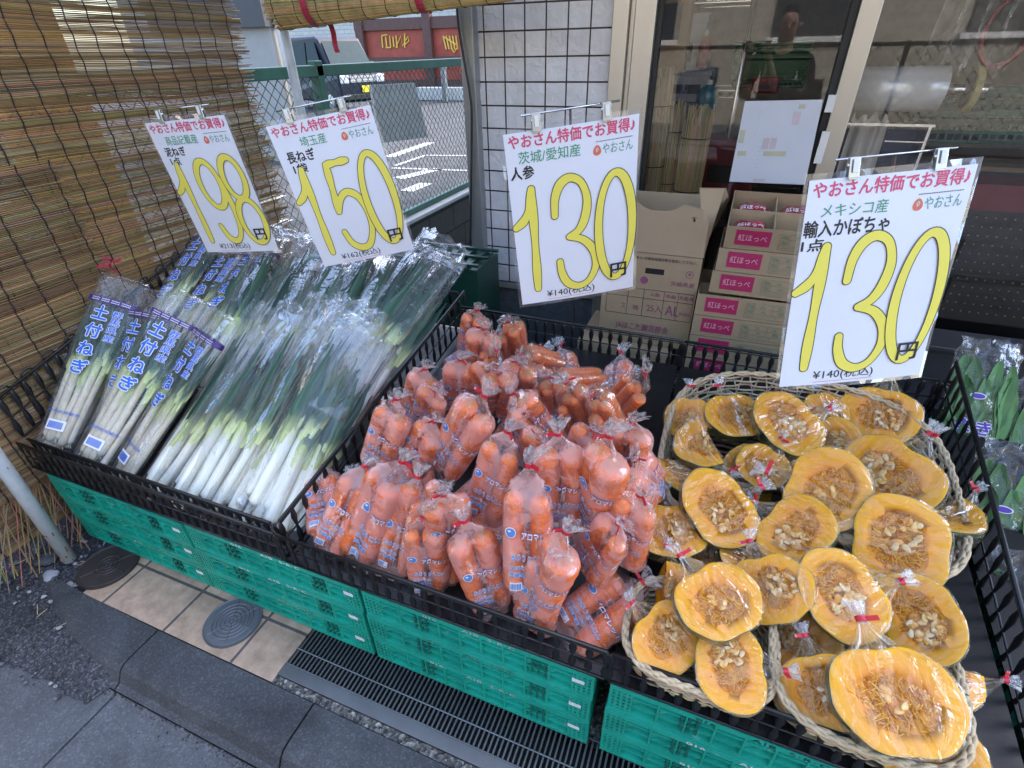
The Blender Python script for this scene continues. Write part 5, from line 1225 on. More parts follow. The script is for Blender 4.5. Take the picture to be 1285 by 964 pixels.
for k in range(24): 
    a, b_ = 2*PI*k/24, 2*PI*(k+1)/24; q.add([(c_[0]+r*math.cos(x), y, c_[1]+r*math.sin(x)) for r, x in ((.016, a), (.016, b_), (.0135, b_), (.0135, a))], [(0, 1, 2, 3)])
q.add([(c_[0]+.007*math.cos(a), y, c_[1]+.003+.007*math.sin(a)) for a in [PI+PI*k/10 for k in range(11)]], [tuple(range(11))]); q.add([(c_[0]+.004*math.cos(a), y, c_[1]+.007+.003*math.sin(a)) for a in [2*PI*k/10 for k in range(10)]], [tuple(range(10))])
q.obj('purple_print', M_bpurp, t)
q = MB()
for x0_, x1_, z0_, z1_ in ((-.17, .187, .130, .1315), (-.17, .187, .212, .2135), (-.17, .187, .252, .2535), (-.17, -.1685, .13, .2535), (-.08, -.0785, .13, .2535), (-.015, -.0135, .13, .2535), (.068, .0695, .13, .2535), (.125, .1265, .13, .2535), (.1855, .187, .13, .2535)): q.bx(x0_, x1_, -.0012, -.0004, z0_, z1_)
face_word(q, '重ね積みは強度を考え､作業用保護材等を使用して下さい｡', -.17, .378, .345, .013, -.0014, .004)
q.obj('dark_print', M_ink, t)
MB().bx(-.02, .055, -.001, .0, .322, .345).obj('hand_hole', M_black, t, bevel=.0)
q = MB(); c_ = (.135, fl+.135)
for k in range(20):
    a, b_ = 2*PI*k/20, 2*PI*(k+1)/20; q.add([(c_[0]+r*math.cos(x), .025+.001*0-.0, c_[1]+r*math.sin(x)) for r, x in ((.014, a), (.014, b_), (.012, b_), (.012, a))], [(0, 1, 2, 3)])
v, f = text_box('3', c_[0]-.005, c_[1]-.008, .010, .016, .03); q.add([(p.x, .0225, p.y) for p in v], f); q.obj('flap_number', M_ink, t)
# strawberry trays
def tray_proto():
    t = thing('fruit_tray', '', 'box'); w, d, h = .235, .29, .088
    MB().bx(-w, w, 0, .004, 0, h).bx(-w, w, d-.004, d, 0, h).bx(-w, -w+.004, .004, d-.004, 0, h).bx(w-.004, w, .004, d-.004, 0, h).bx(-w+.004, w-.004, .004, d-.004, 0, .005).obj('carton', M_board, t)
    q = MB(); q.bx(-w+.005, w-.005, d*.5-.002, d*.5+.002, .006, h-.006)
    for x in (-.075, .085): q.bx(x-.002, x+.002, .005, d*.5-.003, .006, h-.012); q.bx(x-.002, x+.002, d*.5+.003, d-.005, .006, h-.012)
    q.obj('dividers', M_boardi, t)
    q = MB(); q.bx(-w+.035, -w+.155, -.0012, -.0002, .018, .078); q.obj('red_label', M_mag, t)
    q = MB(); face_word(q, '紅ほっぺ', -w+.045, .036, .098, .026, -.0020, .0); q.obj('label_lettering', pm('label_pink', (.75, .45, .5), .5), t)
    q = MB(); y0, y1 = -.0012, -.0003
    for x0_, x1_, z0_, z1_ in ((-.05, .21, .074, .075), (-.05, .21, .052, .053), (-.05, .21, .030, .031), (-.05, .21, .012, .013), (-.05, -.049, .012, .075), (-.02, -.019, .031, .075), (.045, .046, .031, .075), (.105, .106, .031, .075), (.209, .21, .012, .075), (.06, .061, .012, .031)): q.bx(x0_, x1_, y0, y1, z0_, z1_)
    for s_, x, z in (('3L', 0, .057), ('2L', .062, .057), ('A', .005, .036), ('B', .068, .036), ('秀', .125, .057), ('優', .125, .036)): face_word(q, s_, x, z, .02, .012, -.0014)
    face_word(q, '階級', -.044, .056, .02, .014, -.0014); face_word(q, '等級', -.044, .034, .02, .014, -.0014); face_word(q, 'JAハイナン', -.04, .016, .08, .010, -.0014)
    q.obj('green_print', M_bgreen, t)
    return t
PT = tray_proto(); first = [True]
def place_tray(x, y, z, rz, label, tilt=0.):
    M = Matrix.Translation((x, y, z)) @ Matrix.Rotation(rz, 4, 'Z') @ Matrix.Rotation(tilt, 4, 'X')
    if first[0]: first[0] = False; PT.matrix_world = M; PT['label'] = label; PT['group'] = 'stacked fruit trays by the door'; return PT
    return copy_tree(PT, label, M, 'stacked fruit trays by the door')
nm7 = ['bottom tray of the fruit tray stack behind the wicker basket', 'second fruit tray from the bottom of the stack', 'third fruit tray from the bottom of the stack', 'fourth fruit tray up, top of the lower shifted group', 'fifth fruit tray up, just above the shifted group', 'second fruit tray from the top of the stack', 'top open fruit tray holding strawberry packs']
zz = [.32, .41, .50, .59, .680, .770, .860]; zz = [ .312+i*.0905 for i in range(7)]
MB_st = MB().bx(-.05, .48, 2.1, 2.4, 0, .31); tag(MB_st.obj('wooden_step', pm('old_wood', (.1, .08, .06), .7, var=.3, stretch=(1, 12, 12), bump=.1)), 'dark wooden step under the stacked fruit trays', 'step')
for i, z in enumerate(zz): place_tray((.192 if i < 4 else .238)+(.012 if i == 6 else 0)-(i == 4)*.008, 2.085-(.02 if i < 4 else 0), z, (.025 if i < 4 else -.01), nm7[i], .23 if i == 6 else 0)
M_spk = pm('strawberry_film', (.42, .03, .05), .25, var=.5, vscale=40, bump=.5, bscale=45, coat=.6)
sx = .25; zt_ = zz[6]+.006
for k, (x, y, l) in enumerate(((-.155, .20, 'back left'), (.005, .20, 'back middle'), (-.155, .065, 'front left'))):
    t = thing('strawberry_pack', 'red wrapped strawberry pack in the %s compartment of the top tray' % l, 'strawberries', Matrix.Translation((sx, 2.085, zz[6])) @ Matrix.Rotation(.23, 4, 'X') @ Matrix.Translation((x, y, .006)))
    bm = bmesh.new(); bmesh.ops.create_uvsphere(bm, u_segments=28, v_segments=14, radius=1)
    q = MB(); q.add([Vector((abs(v.co.x)**.6*(1 if v.co.x > 0 else -1)*.06, abs(v.co.y)**.6*(1 if v.co.y > 0 else -1)*.052, .034+v.co.z*.034*(1+.25*noise.noise(v.co*3+Vector((k*4, 0, 0)))))) for v in bm.verts], [tuple(x_.index for x_ in f.verts) for f in bm.faces]); bm.free()
    q.obj('wrapper', M_spk, t, smooth=True); bv = BVHTree.FromPolygons(q.v, q.f)
    vs, fs = cut_grid(*text_box('紅ほっぺ', -.045, -.012, .09, .024, .03), .01); pj = project_text(bv, [([Vector((p.x, p.y-.012, 0)) for p in vs], fs)], lift=.002)
    pj.obj('lettering', M_twhite, t)
# white poster sheet taped to the glass
A, B_, C_, D_ = (ony(x, y, 2.585) for x, y in ((935, 127), (1033, 125), (1010, 232), (915, 228)))
t = thing('poster_sheet', 'back of a white poster taped to the glass door above the trays', 'poster', (0, 0, 0))
q = MB(); q.add([A, B_, C_, D_]+[p+Vector((0, .0012, 0)) for p in (A, B_, C_, D_)], [(0, 3, 2, 1), (4, 5, 6, 7), (0, 1, 5, 4), (1, 2, 6, 5), (2, 3, 7, 6), (3, 0, 4, 7)]); q.obj('sheet', pm('poster_white', (.60, .63, .70), .5, var=.03), t)
q = MB(); q2 = MB(); ex = (B_-A); ez = (D_-A)
def patch(qq, u0, v0, u1, v1): qq.add([A+ex*u+ez*v-Vector((0, .0012, 0)) for u, v in ((u0, v1), (u1, v1), (u1, v0), (u0, v0))], [(0, 1, 2, 3)])
for r in ((.02, .34, .09, .50), (.04, .60, .16, .66), (.40, .60, .70, .66), (.72, .05, .80, .10)):
    q = MB(); patch(q, *r); q.obj('tape', pm('old_tape', (.5, .49, .36), .5), t)
for r in ((.68, .13, .77, .28), (.36, .44, .44, .57), (.46, .44, .54, .57), (.34, .95, .5, .99)):
    q2 = MB(); patch(q2, *r); q2.obj('show_through_print', pm('pale_pink_print', (.60, .50, .55), .6), t)
q = MB()
for k in range(9): patch(q, .22+.012*(k % 2), .12+k*.035, .245, .125+k*.035)
for k in range(6): patch(q, .33, .55+k*.05, .345, .56+k*.05)
q.obj('show_through_text', pm('grey_print', (.42, .44, .50), .6), t)
for k, (x, y) in enumerate(((1042, 130), (1034, 175), (1028, 195))):
    p = ony(x, y, 2.60); MB().bx(p.x-.014, p.x+.014, 2.59, 2.60, p.z-.03, p.z+.03).obj('white_tape', M_white, t)
# ================================================================== inside the shop
M_reed2 = vcol_mat('pale_reed', .6, 30, .25, .2, 60, (1, 1, .15))
def roll(label, cx, cy, r, z0, z1, n, lean=(0, 0), seed=1):
    t = thing('rolled_blind', label, 'bamboo blind', (cx, cy, z0)); rd = random.Random(seed); q = MB()
    for i in range(n):
        a = i*2.4; rr = r*math.sqrt((i+.5)/n); h = (z1-z0)*rd.uniform(.93, 1.02); c = tuple(v*rd.uniform(.7, 1.1) for v in (.60, .50, .30))
        q.tube([(rr*math.cos(a), rr*math.sin(a), 0), (rr*math.cos(a)+lean[0]*.5+rd.uniform(-.004, .004), rr*math.sin(a)+lean[1]*.5, h*.5), (rr*math.cos(a)+lean[0], rr*math.sin(a)+lean[1], h)], .0032, 5, col=c)
    q.obj('reeds', M_reed2, t); q = MB()
    for k in range(5):
        f = .1+k*.2; q.tube([(lean[0]*f+(r+.003)*math.cos(2*PI*j/20), lean[1]*f+(r+.003)*math.sin(2*PI*j/20), (z1-z0)*f) for j in range(21)], .002, 4, False)
    q.obj('cords', M_cord, t); return t
p = ony(820, 200, 2.78); roll('left rolled reed blind standing inside the door behind the open box', p.x, 2.78, .05, .1, ony(820, 92, 2.78).z, 110, (.0, 0), 1)
p = ony(838, 200, 2.85); roll('middle rolled reed blind standing inside the door', p.x, 2.85, .045, .1, ony(838, 130, 2.85).z, 90, (.01, 0), 2)
p = ony(870, 180, 2.76); roll('short pale rolled reed blind with dark cords standing inside the door', p.x, 2.76, .062, .1, ony(870, 137, 2.76).z, 150, (.008, 0), 3)
tag(MB().bx(ony(806, 100, 2.75).x, ony(806, 100, 2.75).x+.02, 2.72, 2.74, .1, ony(822, 120, 2.72).z).obj('wooden_lath', pm('pale_lath', (.5, .42, .3), .6)), 'flat pale wooden lath leaning inside the door', 'lath')
def shelf_rack(label, x0, x1, y0, y1, zs, ht):
    t = thing('wire_rack', label, 'shelf', (0, 0, 0)); q = MB()
    for x in (x0, x1):
        for y in (y0, y1): q.tube([(x, y, .06), (x, y, ht)], .012, 10)
    q.obj('posts', M_shelf, t, smooth=True)
    for z in zs:
        q = MB()
        for y in (y0, y1): q.tube([(x0, y, z), (x1, y, z)], .006, 6); q.tube([(x0, y, z-.03), (x1, y, z-.03)], .004, 6)
        for k in range(12): x = lerp(x0, x1, k/11); q.tube([(x, y0, z-.004), (x, y1, z-.004)], .003, 4)
        for k in range(10): x = lerp(x0, x1, (k+.5)/10); q.tube([(x-.02, y0, z-.03), (x+.02, y0, z)], .002, 4)
        q.obj('wire_shelf', M_shelf, t)
    return t
Yr = 3.25; xr0, xr1 = ony(878, 60, Yr).x, ony(935, 60, Yr).x
shelf_rack('chrome wire rack just inside the glass door', xr0-.25, xr1, Yr, Yr+.4, (.5, .95, 1.3, 1.7), 2.1)
def goods(name, label, cat, px, py, Y, w, d, h, m, shape='box'):
    p = ony(px, py, Y); t = thing(name, label, cat, (p.x, Y, p.z-h/2))
    if shape == 'box':
        MB().bx(-w/2, w/2, 0, d, 0, h).obj('body', m, t, bevel=.01); MB().bx(-w/2-.003, w/2+.003, -.003, d*.5, h*.86, h+.003).obj('lid', m, t, bevel=.004); MB().bx(-w*.3, w*.3, -.004, -.001, h*.3, h*.6).obj('front_panel', M_dark, t)
    else:
        MB().lathe([(w*.42, 0), (w*.5, h*.05), (w*.5, h*.6), (w*.36, h*.78), (w*.14, h*.86), (w*.14, h), (.001, h)], 20).obj('body', m, t, smooth=True); MB().lathe([(w*.17, h*.88), (w*.17, h*1.03), (.001, h*1.04)], 16).obj('cap', M_white, t)
    return t
goods('storage_case', 'pale grey-blue case on the rack behind the left glass', 'case', 848, 62, 3.3, .28, .3, .3, pm('case_grey', (.38, .40, .46), .5))
goods('carton_case', 'large brown carton at the upper left inside the door', 'box', 838, 20, 3.2, .22, .3, .5, M_board)
goods('spray_bottle', 'red and white bottle on the rack inside the door', 'bottle', 884, 62, 3.24, .06, .06, .15, pm('bottle_red', (.22, .03, .04), .35), 'b')
goods('detergent_bottle', 'teal bottle standing low on the rack inside the door', 'bottle', 888, 120, 3.2, .10, .1, .13, pm('bottle_teal', (.03, .16, .20), .3), 'b')
goods('scale_box', 'grey electronic box on the rack inside the door', 'box', 862, 110, 3.22, .22, .2, .14, pm('ebox', (.28, .28, .30), .5))
# green baskets stacked on a dark table
def shop_basket(label, px, py, Y, w, d, h, m):
    p = ony(px, py, Y); t = thing('shopping_basket', label, 'basket', (p.x, Y, p.z)); q = MB()
    for z in (0, h*.33, h*.66, h-.01): q.bx(-w/2, w/2, 0, .006, z, z+.012); q.bx(-w/2, w/2, d-.006, d, z, z+.012); q.bx(-w/2, -w/2+.006, 0, d, z, z+.012); q.bx(w/2-.006, w/2, 0, d, z, z+.012)
    for k in range(15): x = lerp(-w/2, w/2, k/14); q.bx(x-.003, x+.003, .001, .005, .002, h); q.bx(x-.003, x+.003, d-.005, d-.001, .002, h)
    q.bx(-w/2, w/2, 0, d, -.002, .004); q.obj('body', m, t); MB().bx(-w/2-.012, w/2+.012, -.012, .004, h-.004, h+.016).bx(-w/2-.012, w/2+.012, d, d+.014, h-.004, h+.016).obj('rim', m, t, bevel=.004); return t
mgb = pm('basket_green', (.007, .09, .028), .4)
for k in range(3): shop_basket('%s green shopping basket of the pile inside the glass door' % ('bottom', 'middle', 'top')[k], 962, 110-k*8, 3.4, .34, .26, .13, mgb)
goods('red_bundle', 'red packet lying by the green shopping baskets inside', 'packet', 960, 108, 3.34, .13, .1, .07, pm('packet_red', (.15, .008, .012), .4))
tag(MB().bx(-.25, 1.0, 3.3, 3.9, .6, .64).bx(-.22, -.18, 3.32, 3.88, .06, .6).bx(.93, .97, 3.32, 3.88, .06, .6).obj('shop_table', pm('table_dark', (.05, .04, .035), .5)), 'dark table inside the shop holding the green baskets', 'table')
goods('red_crate', 'dark red box on the floor under the rack inside', 'box', 910, 215, 3.2, .3, .3, .3, pm('crate_red', (.22, .02, .03), .5))
# film roll on its stand, seen through the right-hand glass
Yf = 2.95; a, b_ = ony(1080, 112, Yf), ony(1185, 104, Yf)
t = thing('film_roll', 'large roll of clear plastic film on a stand behind the right glass', 'film roll', (0, 0, 0)); ax = Vector((1, 0, 0))
MB().tube([a-ax*.05, (b_.x, Yf, a.z)], .085, 32).obj('roll', pm('film_silver', (.78, .84, .92), .25, .2, var=.06, stretch=(.3, 6, 6)), t, smooth=True)
c = Vector((b_.x+.10, Yf, a.z)); MB().tube([c-ax*.012, c+ax*.012], .085, 28).obj('end_disc', pm('disc_yellow', (.42, .38, .16), .5), t)
MB().tube([c-ax*.014, c+ax*.014], .066, 24).obj('disc_core', M_dark, t); MB().tube([(b_.x, Yf, a.z), (c.x+.05, Yf, a.z)], .022, 14).obj('axle', M_chrome, t, smooth=True)
q = MB(); q.bx(a.x-.1, b_.x, Yf-.10, Yf-.08, a.z-.13, a.z-.12); q.bx(b_.x-.02, b_.x-.01, Yf-.1, Yf+.1, .1, a.z-.12); q.bx(b_.x-.16, b_.x-.01, Yf-.1, Yf-.09, a.z-.19, a.z-.185); q.obj('stand', M_shelf, t)
q = MB(); cl = ony(1085, 165, 2.92)
rg = [[cl+Vector((-.06+.14*i/12, .03*math.sin(i*1.3+h), .09-.26*h-.05*abs(math.sin(i*.9)))) for i in range(13)] for h in (0, .25, .5, .75, 1)]
q.rings(rg, False, closed=False); tag(q.obj('white_cloth', M_cloth, smooth=True), 'white cloth hanging below the film roll', 'cloth')
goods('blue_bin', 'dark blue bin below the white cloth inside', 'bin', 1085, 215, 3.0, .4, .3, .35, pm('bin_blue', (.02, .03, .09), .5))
# stacked dark green crates and red shelf edge on the right
for k in range(2):
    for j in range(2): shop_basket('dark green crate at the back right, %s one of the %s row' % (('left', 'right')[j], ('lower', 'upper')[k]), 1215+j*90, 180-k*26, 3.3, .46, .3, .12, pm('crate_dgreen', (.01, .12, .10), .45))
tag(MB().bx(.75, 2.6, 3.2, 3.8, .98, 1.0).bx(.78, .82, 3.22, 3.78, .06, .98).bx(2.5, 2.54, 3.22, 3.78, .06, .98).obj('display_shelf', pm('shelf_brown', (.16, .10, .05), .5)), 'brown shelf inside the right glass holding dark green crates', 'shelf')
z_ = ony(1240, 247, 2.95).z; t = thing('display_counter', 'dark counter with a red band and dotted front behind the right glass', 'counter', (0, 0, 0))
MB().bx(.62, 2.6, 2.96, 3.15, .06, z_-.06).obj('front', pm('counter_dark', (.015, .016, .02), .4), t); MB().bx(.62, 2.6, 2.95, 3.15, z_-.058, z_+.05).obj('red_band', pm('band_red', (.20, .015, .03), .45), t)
q = MB()
for i in range(30):
    for k in range(12): q.box((.66+i*.035, 2.957, z_-.09-k*.04), (.006, .004, .006))
q.obj('dots', pm('dot_brass', (.4, .34, .2), .4), t)
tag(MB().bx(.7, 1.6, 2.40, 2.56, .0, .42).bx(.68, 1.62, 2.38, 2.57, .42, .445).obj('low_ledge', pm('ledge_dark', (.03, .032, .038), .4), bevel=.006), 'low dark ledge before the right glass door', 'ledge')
q = MB(); c = ony(1265, 40, 3.1); q.tube([c+Vector((.08*math.cos(2*PI*k/24), 0, .12*math.sin(2*PI*k/24))) for k in range(25)], .010, 8, False); tag(q.obj('red_hoop', pm('hoop_red', (.35, .05, .08), .4), smooth=True), 'red hoop hanging at the upper right inside the shop', 'hoop')
q = MB(); c = ony(1240, 30, 3.05); q.rings([[c+Vector((-.16+.3*i/14-.03*h, .03*math.sin(i*1.7), .25-.42*h+.02*math.sin(i*2.3))) for i in range(15)] for h in (0, .3, .6, 1)], False, closed=False); tag(q.obj('plastic_sheet', M_lfrill, smooth=True), 'crumpled clear plastic sheet hanging at the upper right inside', 'sheet')
# ================================================================== produce: leeks
used = set()
def inst(proto, M, label, group):
    if proto.name not in used:
        used.add(proto.name); proto.matrix_world = M; proto['label'] = label; proto['group'] = group; return proto
    return copy_tree(proto, label, M, group)
PLAIN = [leek_pack('plain', s) for s in (1, 2, 3)]; MUD = [leek_pack('mud', s) for s in (11, 12)]
def put_leek(kind, i, b, t, Yb, Yt, label, drop=0., stretch=None, roll=0.):
    if kind == 'p' and Yb < .8: t = (t[0]+20, t[1]+4)
    if Yb > 1.: b = (b[0]-34, b[1]+66); Yb = .97
    B, T = ony(*b, Yb), ony(*t, Yt); B = B-Vector((0, 0, drop)); T = T-Vector((0, 0, drop)); B.x = min(B.x, -1.035 if Yb < .9 else -1.01); T.x = min(T.x, -1.0 if Yb < .9 else -.975); x, y, z = pose(B, T, roll+.35*math.sin(b[0]*1.7), up=.75); ln = (T-B).length; s = ln/.645
    P_ = (PLAIN if kind == 'p' else MUD); wx = 1.3 if kind == 'p' else 1.15; o = inst(P_[i % len(P_)], frame(B, x*wx, y*s, z*wx), label, 'bagged long leeks in the black basket'); return o
LEEKS = [
 ('m', 0, (24, 548), (112, 405), .72, 1.08, 'muddy leek bag farthest left, half hidden at the basket side'),
 ('m', 1, (68, 562), (158, 352), .70, 1.16, 'printed bag of muddy leeks at the front left with its full blue lettering showing'),
 ('m', 0, (118, 575), (196, 360), .73, 1.18, 'printed muddy leek bag wedged behind the two front lettered bags', .025),
 ('m', 0, (112, 584), (238, 372), .69, 1.16, 'second printed muddy leek bag from the left in front'),
 ('m', 1, (150, 602), (282, 396), .70, 1.14, 'printed muddy leek bag next to the clean leeks, its lettering half covered'),
 ('m', 1, (188, 400), (280, 276), 1.13, 1.66, 'printed muddy leek bag at the back left under the 198 yen sign'),
 ('m', 0, (222, 404), (306, 296), 1.12, 1.64, 'muddy leek bag mostly hidden in the middle of the back row', .02),
 ('m', 1, (248, 410), (344, 300), 1.12, 1.66, 'printed muddy leek bag at the back with purple tape under the sign corner'),
 ('p', 0, (188, 618), (318, 392), .70, 1.16, 'clean white leek bag first from the left in the front row'),
 ('p', 1, (225, 628), (350, 388), .69, 1.17, 'clean white leek bag second from the left in the front row'),
 ('p', 2, (258, 640), (384, 378), .70, 1.18, 'clean white leek bag third from the left in the front row'),
 ('p', 0, (290, 652), (418, 398), .70, 1.17, 'clean white leek bag fourth from the left, with a bent yellowed leaf'),
 ('p', 1, (318, 640), (446, 388), .72, 1.20, 'clean white leek bag fifth from the left in the front row'),
 ('p', 2, (334, 664), (436, 402), .70, 1.18, 'clean white leek bag sixth from the left in the front row', .015),
 ('p', 1, (352, 664), (462, 416), .71, 1.20, 'clean white leek bag at the right end of the front row, beside the carrots', .035),
 ('p', 2, (282, 430), (362, 296), 1.10, 1.66, 'clean leek bag at the left end of the back row'),
 ('p', 0, (322, 436), (402, 300), 1.10, 1.66, 'clean leek bag second from the left in the back row, under the 150 yen sign'),
 ('p', 1, (365, 440), (440, 306), 1.10, 1.65, 'clean leek bag third from the left in the back row, under the 150 yen sign'),
 ('p', 2, (405, 446), (480, 310), 1.10, 1.65, 'clean leek bag in the back row under the right corner of the 150 yen sign'),
 ('p', 0, (445, 452), (522, 312), 1.12, 1.68, 'clean leek bag third from the right in the back row'),
 ('p', 1, (482, 462), (560, 306), 1.12, 1.72, 'clean leek bag second from the right in the back row, standing tall'),
 ('p', 2, (500, 476), (582, 318), 1.12, 1.70, 'clean leek bag at the right end of the back row against the carrot basket', .03),
]
for r in LEEKS: put_leek(*r)
for k, (b, t) in enumerate((((60, 560), (150, 370)), ((120, 590), (230, 400)), ((200, 625), (320, 410)), ((270, 645), (390, 400)), ((340, 665), (460, 410)))):
    put_leek('m' if k < 2 else 'p', k, b, t, .72, 1.18, 'leek bag buried under the front row of leeks', .045)
# ================================================================== carrots
CB = {}
for k, s in (('two', 1), ('two', 2), ('two', 3), ('three', 4), ('one', 5), ('slim', 6), ('slim', 7), ('two', 8)): CB.setdefault(k, []).append(carrot_bag(k, s))
def put_carrot(kind, i, b, t, lift, label, Ln=.245, roll=0., sc=1., up=True, grp='bagged carrots heaped in the black basket'):
    B = onpl(b[0], b[1], .42-.05+lift)
    if B.y < .705: B = ony(b[0], b[1], .690); B.z = max(B.z, zr(B.y)-.082)
    T = reach(B, t[0], t[1], Ln*sc*1.08, up)
    if not up: B = ony(b[0]-4, b[1]-6, .70); T = ony(t[0], t[1], .82)
    B.x = max(B.x, -.88); T.x = max(T.x, -.87)
    x, y, z = pose(B, T, roll, up=.35)
    P_ = CB[kind]; return inst(P_[i % len(P_)], frame(B, x*sc*1.15, y*max(.9, (T-B).length/.225), z*sc*1.15), label, grp)
CARR = [
 # back rows
 ('two', 0, (590, 446), (598, 390), .07, 'carrot bag in the far back left corner of the basket', .22),
 ('two', 1, (603, 470), (607, 414), .09, 'carrot bag in front of the far back left one', .22),
 ('slim', 0, (648, 452), (637, 402), .08, 'bag of slim bright orange carrots standing upright at the back rim', .22),
 ('slim', 1, (600, 480), (623, 441), .10, 'bag of slim bright orange carrots behind the five-tie cluster on the back left', .2),
 ('three', 0, (612, 516), (619, 462), .10, 'frosted three-carrot bag on the back left, below the slim carrots', .23),
 ('slim', 0, (708, 462), (654, 447), .10, 'bag of bright orange carrots lying sideways near the back rim, tie to the left', .20),
 ('two', 1, (648, 498), (652, 458), .09, 'small carrot bag between the slim carrots in the back middle', .18),
 ('slim', 1, (686, 516), (685, 474), .10, 'bag of orange carrots with their round ends facing out, middle of the back', .2),
 ('slim', 0, (762, 478), (694, 482), .10, 'bag of bright orange carrots lying flat and pointing right at the back', .22),
 ('slim', 1, (728, 538), (710, 482), .10, 'orange carrot bag in the back half, carrots fanning down right', .22),
 ('slim', 0, (778, 556), (744, 494), .08, 'bright orange slim carrot bag at the back right with a long red tie', .24),
 ('slim', 1, (770, 512), (808, 470), .08, 'bright orange carrot bag at the back right corner leaning on the wicker tray', .2),
 ('two', 2, (578, 514), (576, 452), .09, 'frosted two-carrot bag with a large clear frill near the left rim at the back', .23),
 ('two', 0, (520, 530), (533, 464), .08, 'frosted carrot bag against the left rim with a red tie and blue roundel', .24),
 ('two', 2, (534, 536), (545, 488), .13, 'small frosted carrot bag overlapping the one by the left rim', .19),
 ('two', 0, (512, 594), (545, 530), .08, 'narrow carrot bag leaning right behind the left front bag', .23),
 ('two', 1, (552, 594), (606, 502), .13, 'big two-carrot bag lying diagonally left of centre with its print facing up', .245, 0, 1.1),
 ('two', 2, (606, 652), (634, 546), .12, 'two-carrot bag left of centre with a large clear frill and blue roundel', .25),
 ('two', 2, (668, 796), (690, 700), .05, 'carrot bag low at the front rim between the upright one and the diagonal one', .24),
 ('two', 0, (690, 556), (642, 498), .12, 'frosted carrot bag lying diagonally at the centre back, pointing down right', .22),
 ('two', 1, (664, 590), (678, 552), .10, 'small dark frosted carrot bag peeping out at the centre', .18),
 ('two', 1, (708, 664), (700, 551), .13, 'upright two-carrot bag right of centre with a white frill', .25),
 ('two', 2, (722, 590), (742, 540), .12, 'small frosted carrot bag right of centre behind the big print', .18),
 ('one', 0, (744, 664), (768, 556), .14, 'large single-carrot bag with full white print right of centre', .245, 0, 1.12),
 ('two', 0, (782, 600), (792, 530), .09, 'frosted carrot bag on the right edge draped with loose clear film', .24),
 ('two', 0, (826, 612), (796, 582), .08, 'frosted carrot bag end touching the wicker tray', .18),
 ('two', 1, (812, 648), (782, 610), .10, 'small round frosted carrot bag at the right edge beside the pumpkins', .18),
 ('two', 2, (780, 704), (800, 622), .09, 'carrot bag at the right edge below the small round one', .23),
 ('two', 2, (738, 715), (776, 656), .07, 'carrot bag with a red tie lying under the right middle bags', .22),
 ('two', 0, (548, 660), (557, 612), .08, 'dark frosted carrot bag in the hollow left of centre', .22),
 # front rows
 ('two', 2, (664, 748), (661, 594), .13, 'upright two-carrot bag in the front middle with a bright orange patch and full print', .262, 0, 1.08),
 ('one', 0, (676, 770), (712, 676), .10, 'thick single-carrot bag in the front right of the middle', .235, 0, 1.08),
 ('two', 1, (712, 806), (800, 736), .12, 'large carrot bag lying diagonally in the front right corner over the rim', .27, 0, 1.36, False),
 ('two', 0, (546, 770), (530, 650), .10, 'pinkish frosted two-carrot bag in the front row with a wide red tie', .25),
 ('two', 1, (622, 782), (584, 660), .10, 'front row carrot bag leaning left with a bright orange front', .255),
 ('three', 0, (458, 716), (500, 586), .15, 'big three-carrot bag in the front left corner lying across the others', .27, 0, 1.1),
 ('two', 1, (492, 726), (522, 606), .10, 'carrot bag squeezed right of the big three-carrot bag', .25),
 ('two', 2, (414, 704), (454, 590), .09, 'leftmost front carrot bag against the leek basket divider', .25),
 ('two', 0, (472, 590), (496, 504), .11, 'two-carrot bag against the divider above the front left corner', .235),
 ('two', 1, (570, 690), (556, 622), .06, 'carrot bag in the hollow behind the pinkish front bag', .22),
]
for r in CARR: put_carrot(*r)
rdb = random.Random(4)
for k, (u, v) in enumerate([(u, v) for v in (.72, .90, 1.08, 1.26, 1.44) for u in (-.84, -.69, -.54, -.38, -.22)]):
    B = Vector((u+rdb.uniform(-.03, .03), v, zr(v)-.085+.03)); a_ = rdb.uniform(-.9, .9); d = Vector((math.sin(a_), math.cos(a_), .28)).normalized(); x, y, z = pose(B, B+d*.23, rdb.uniform(-.5, .5), up=.5)
    inst(CB['two'][k % 4], frame(B, x*1.2, y, z*1.25), 'carrot bag buried under the other carrot bags', 'buried carrot bags')
# ================================================================== pumpkins
PK = {}
for k, s in (('seedy', 1), ('half', 2), ('half', 3), ('tall', 4), ('quarter', 5), ('dry', 6), ('clean', 7)): PK.setdefault(k, []).append(pumpkin(k, s))
def put_pump(kind, i, c, wpx, lift, tie_ang, lean, label, tipx=0., tipy=0.):
    """c: middle of the cut face; tie_ang: where the tie lies, clockwise degrees from up in the view; lean: 0 faces up, 1 faces the street"""
    p = onpl(c[0], c[1], .42-.07+lift)
    if p.y < .675: p = ony(c[0], c[1], .675)
    to = (CAMP-p).normalized()
    s = wpx*1.02*((p-CAMP).dot(FW))/FPX/.176; tipx += .6*math.sin(c[0]*.37); tipy += .6*math.cos(c[1]*.23+c[0]); lean -= .1
    z = (to*lean+Vector((tipx, tipy, 1))*(1-lean)).normalized()
    a = math.radians(tie_ang); v = RT*math.sin(a)-DN*math.cos(a); y = (v-z*v.dot(z)).normalized(); x = y.cross(z)
    P_ = PK[kind]; return inst(P_[i % len(P_)], frame(p, x*s, y*s, z*s), label, 'wrapped pumpkin halves in the wicker trays')
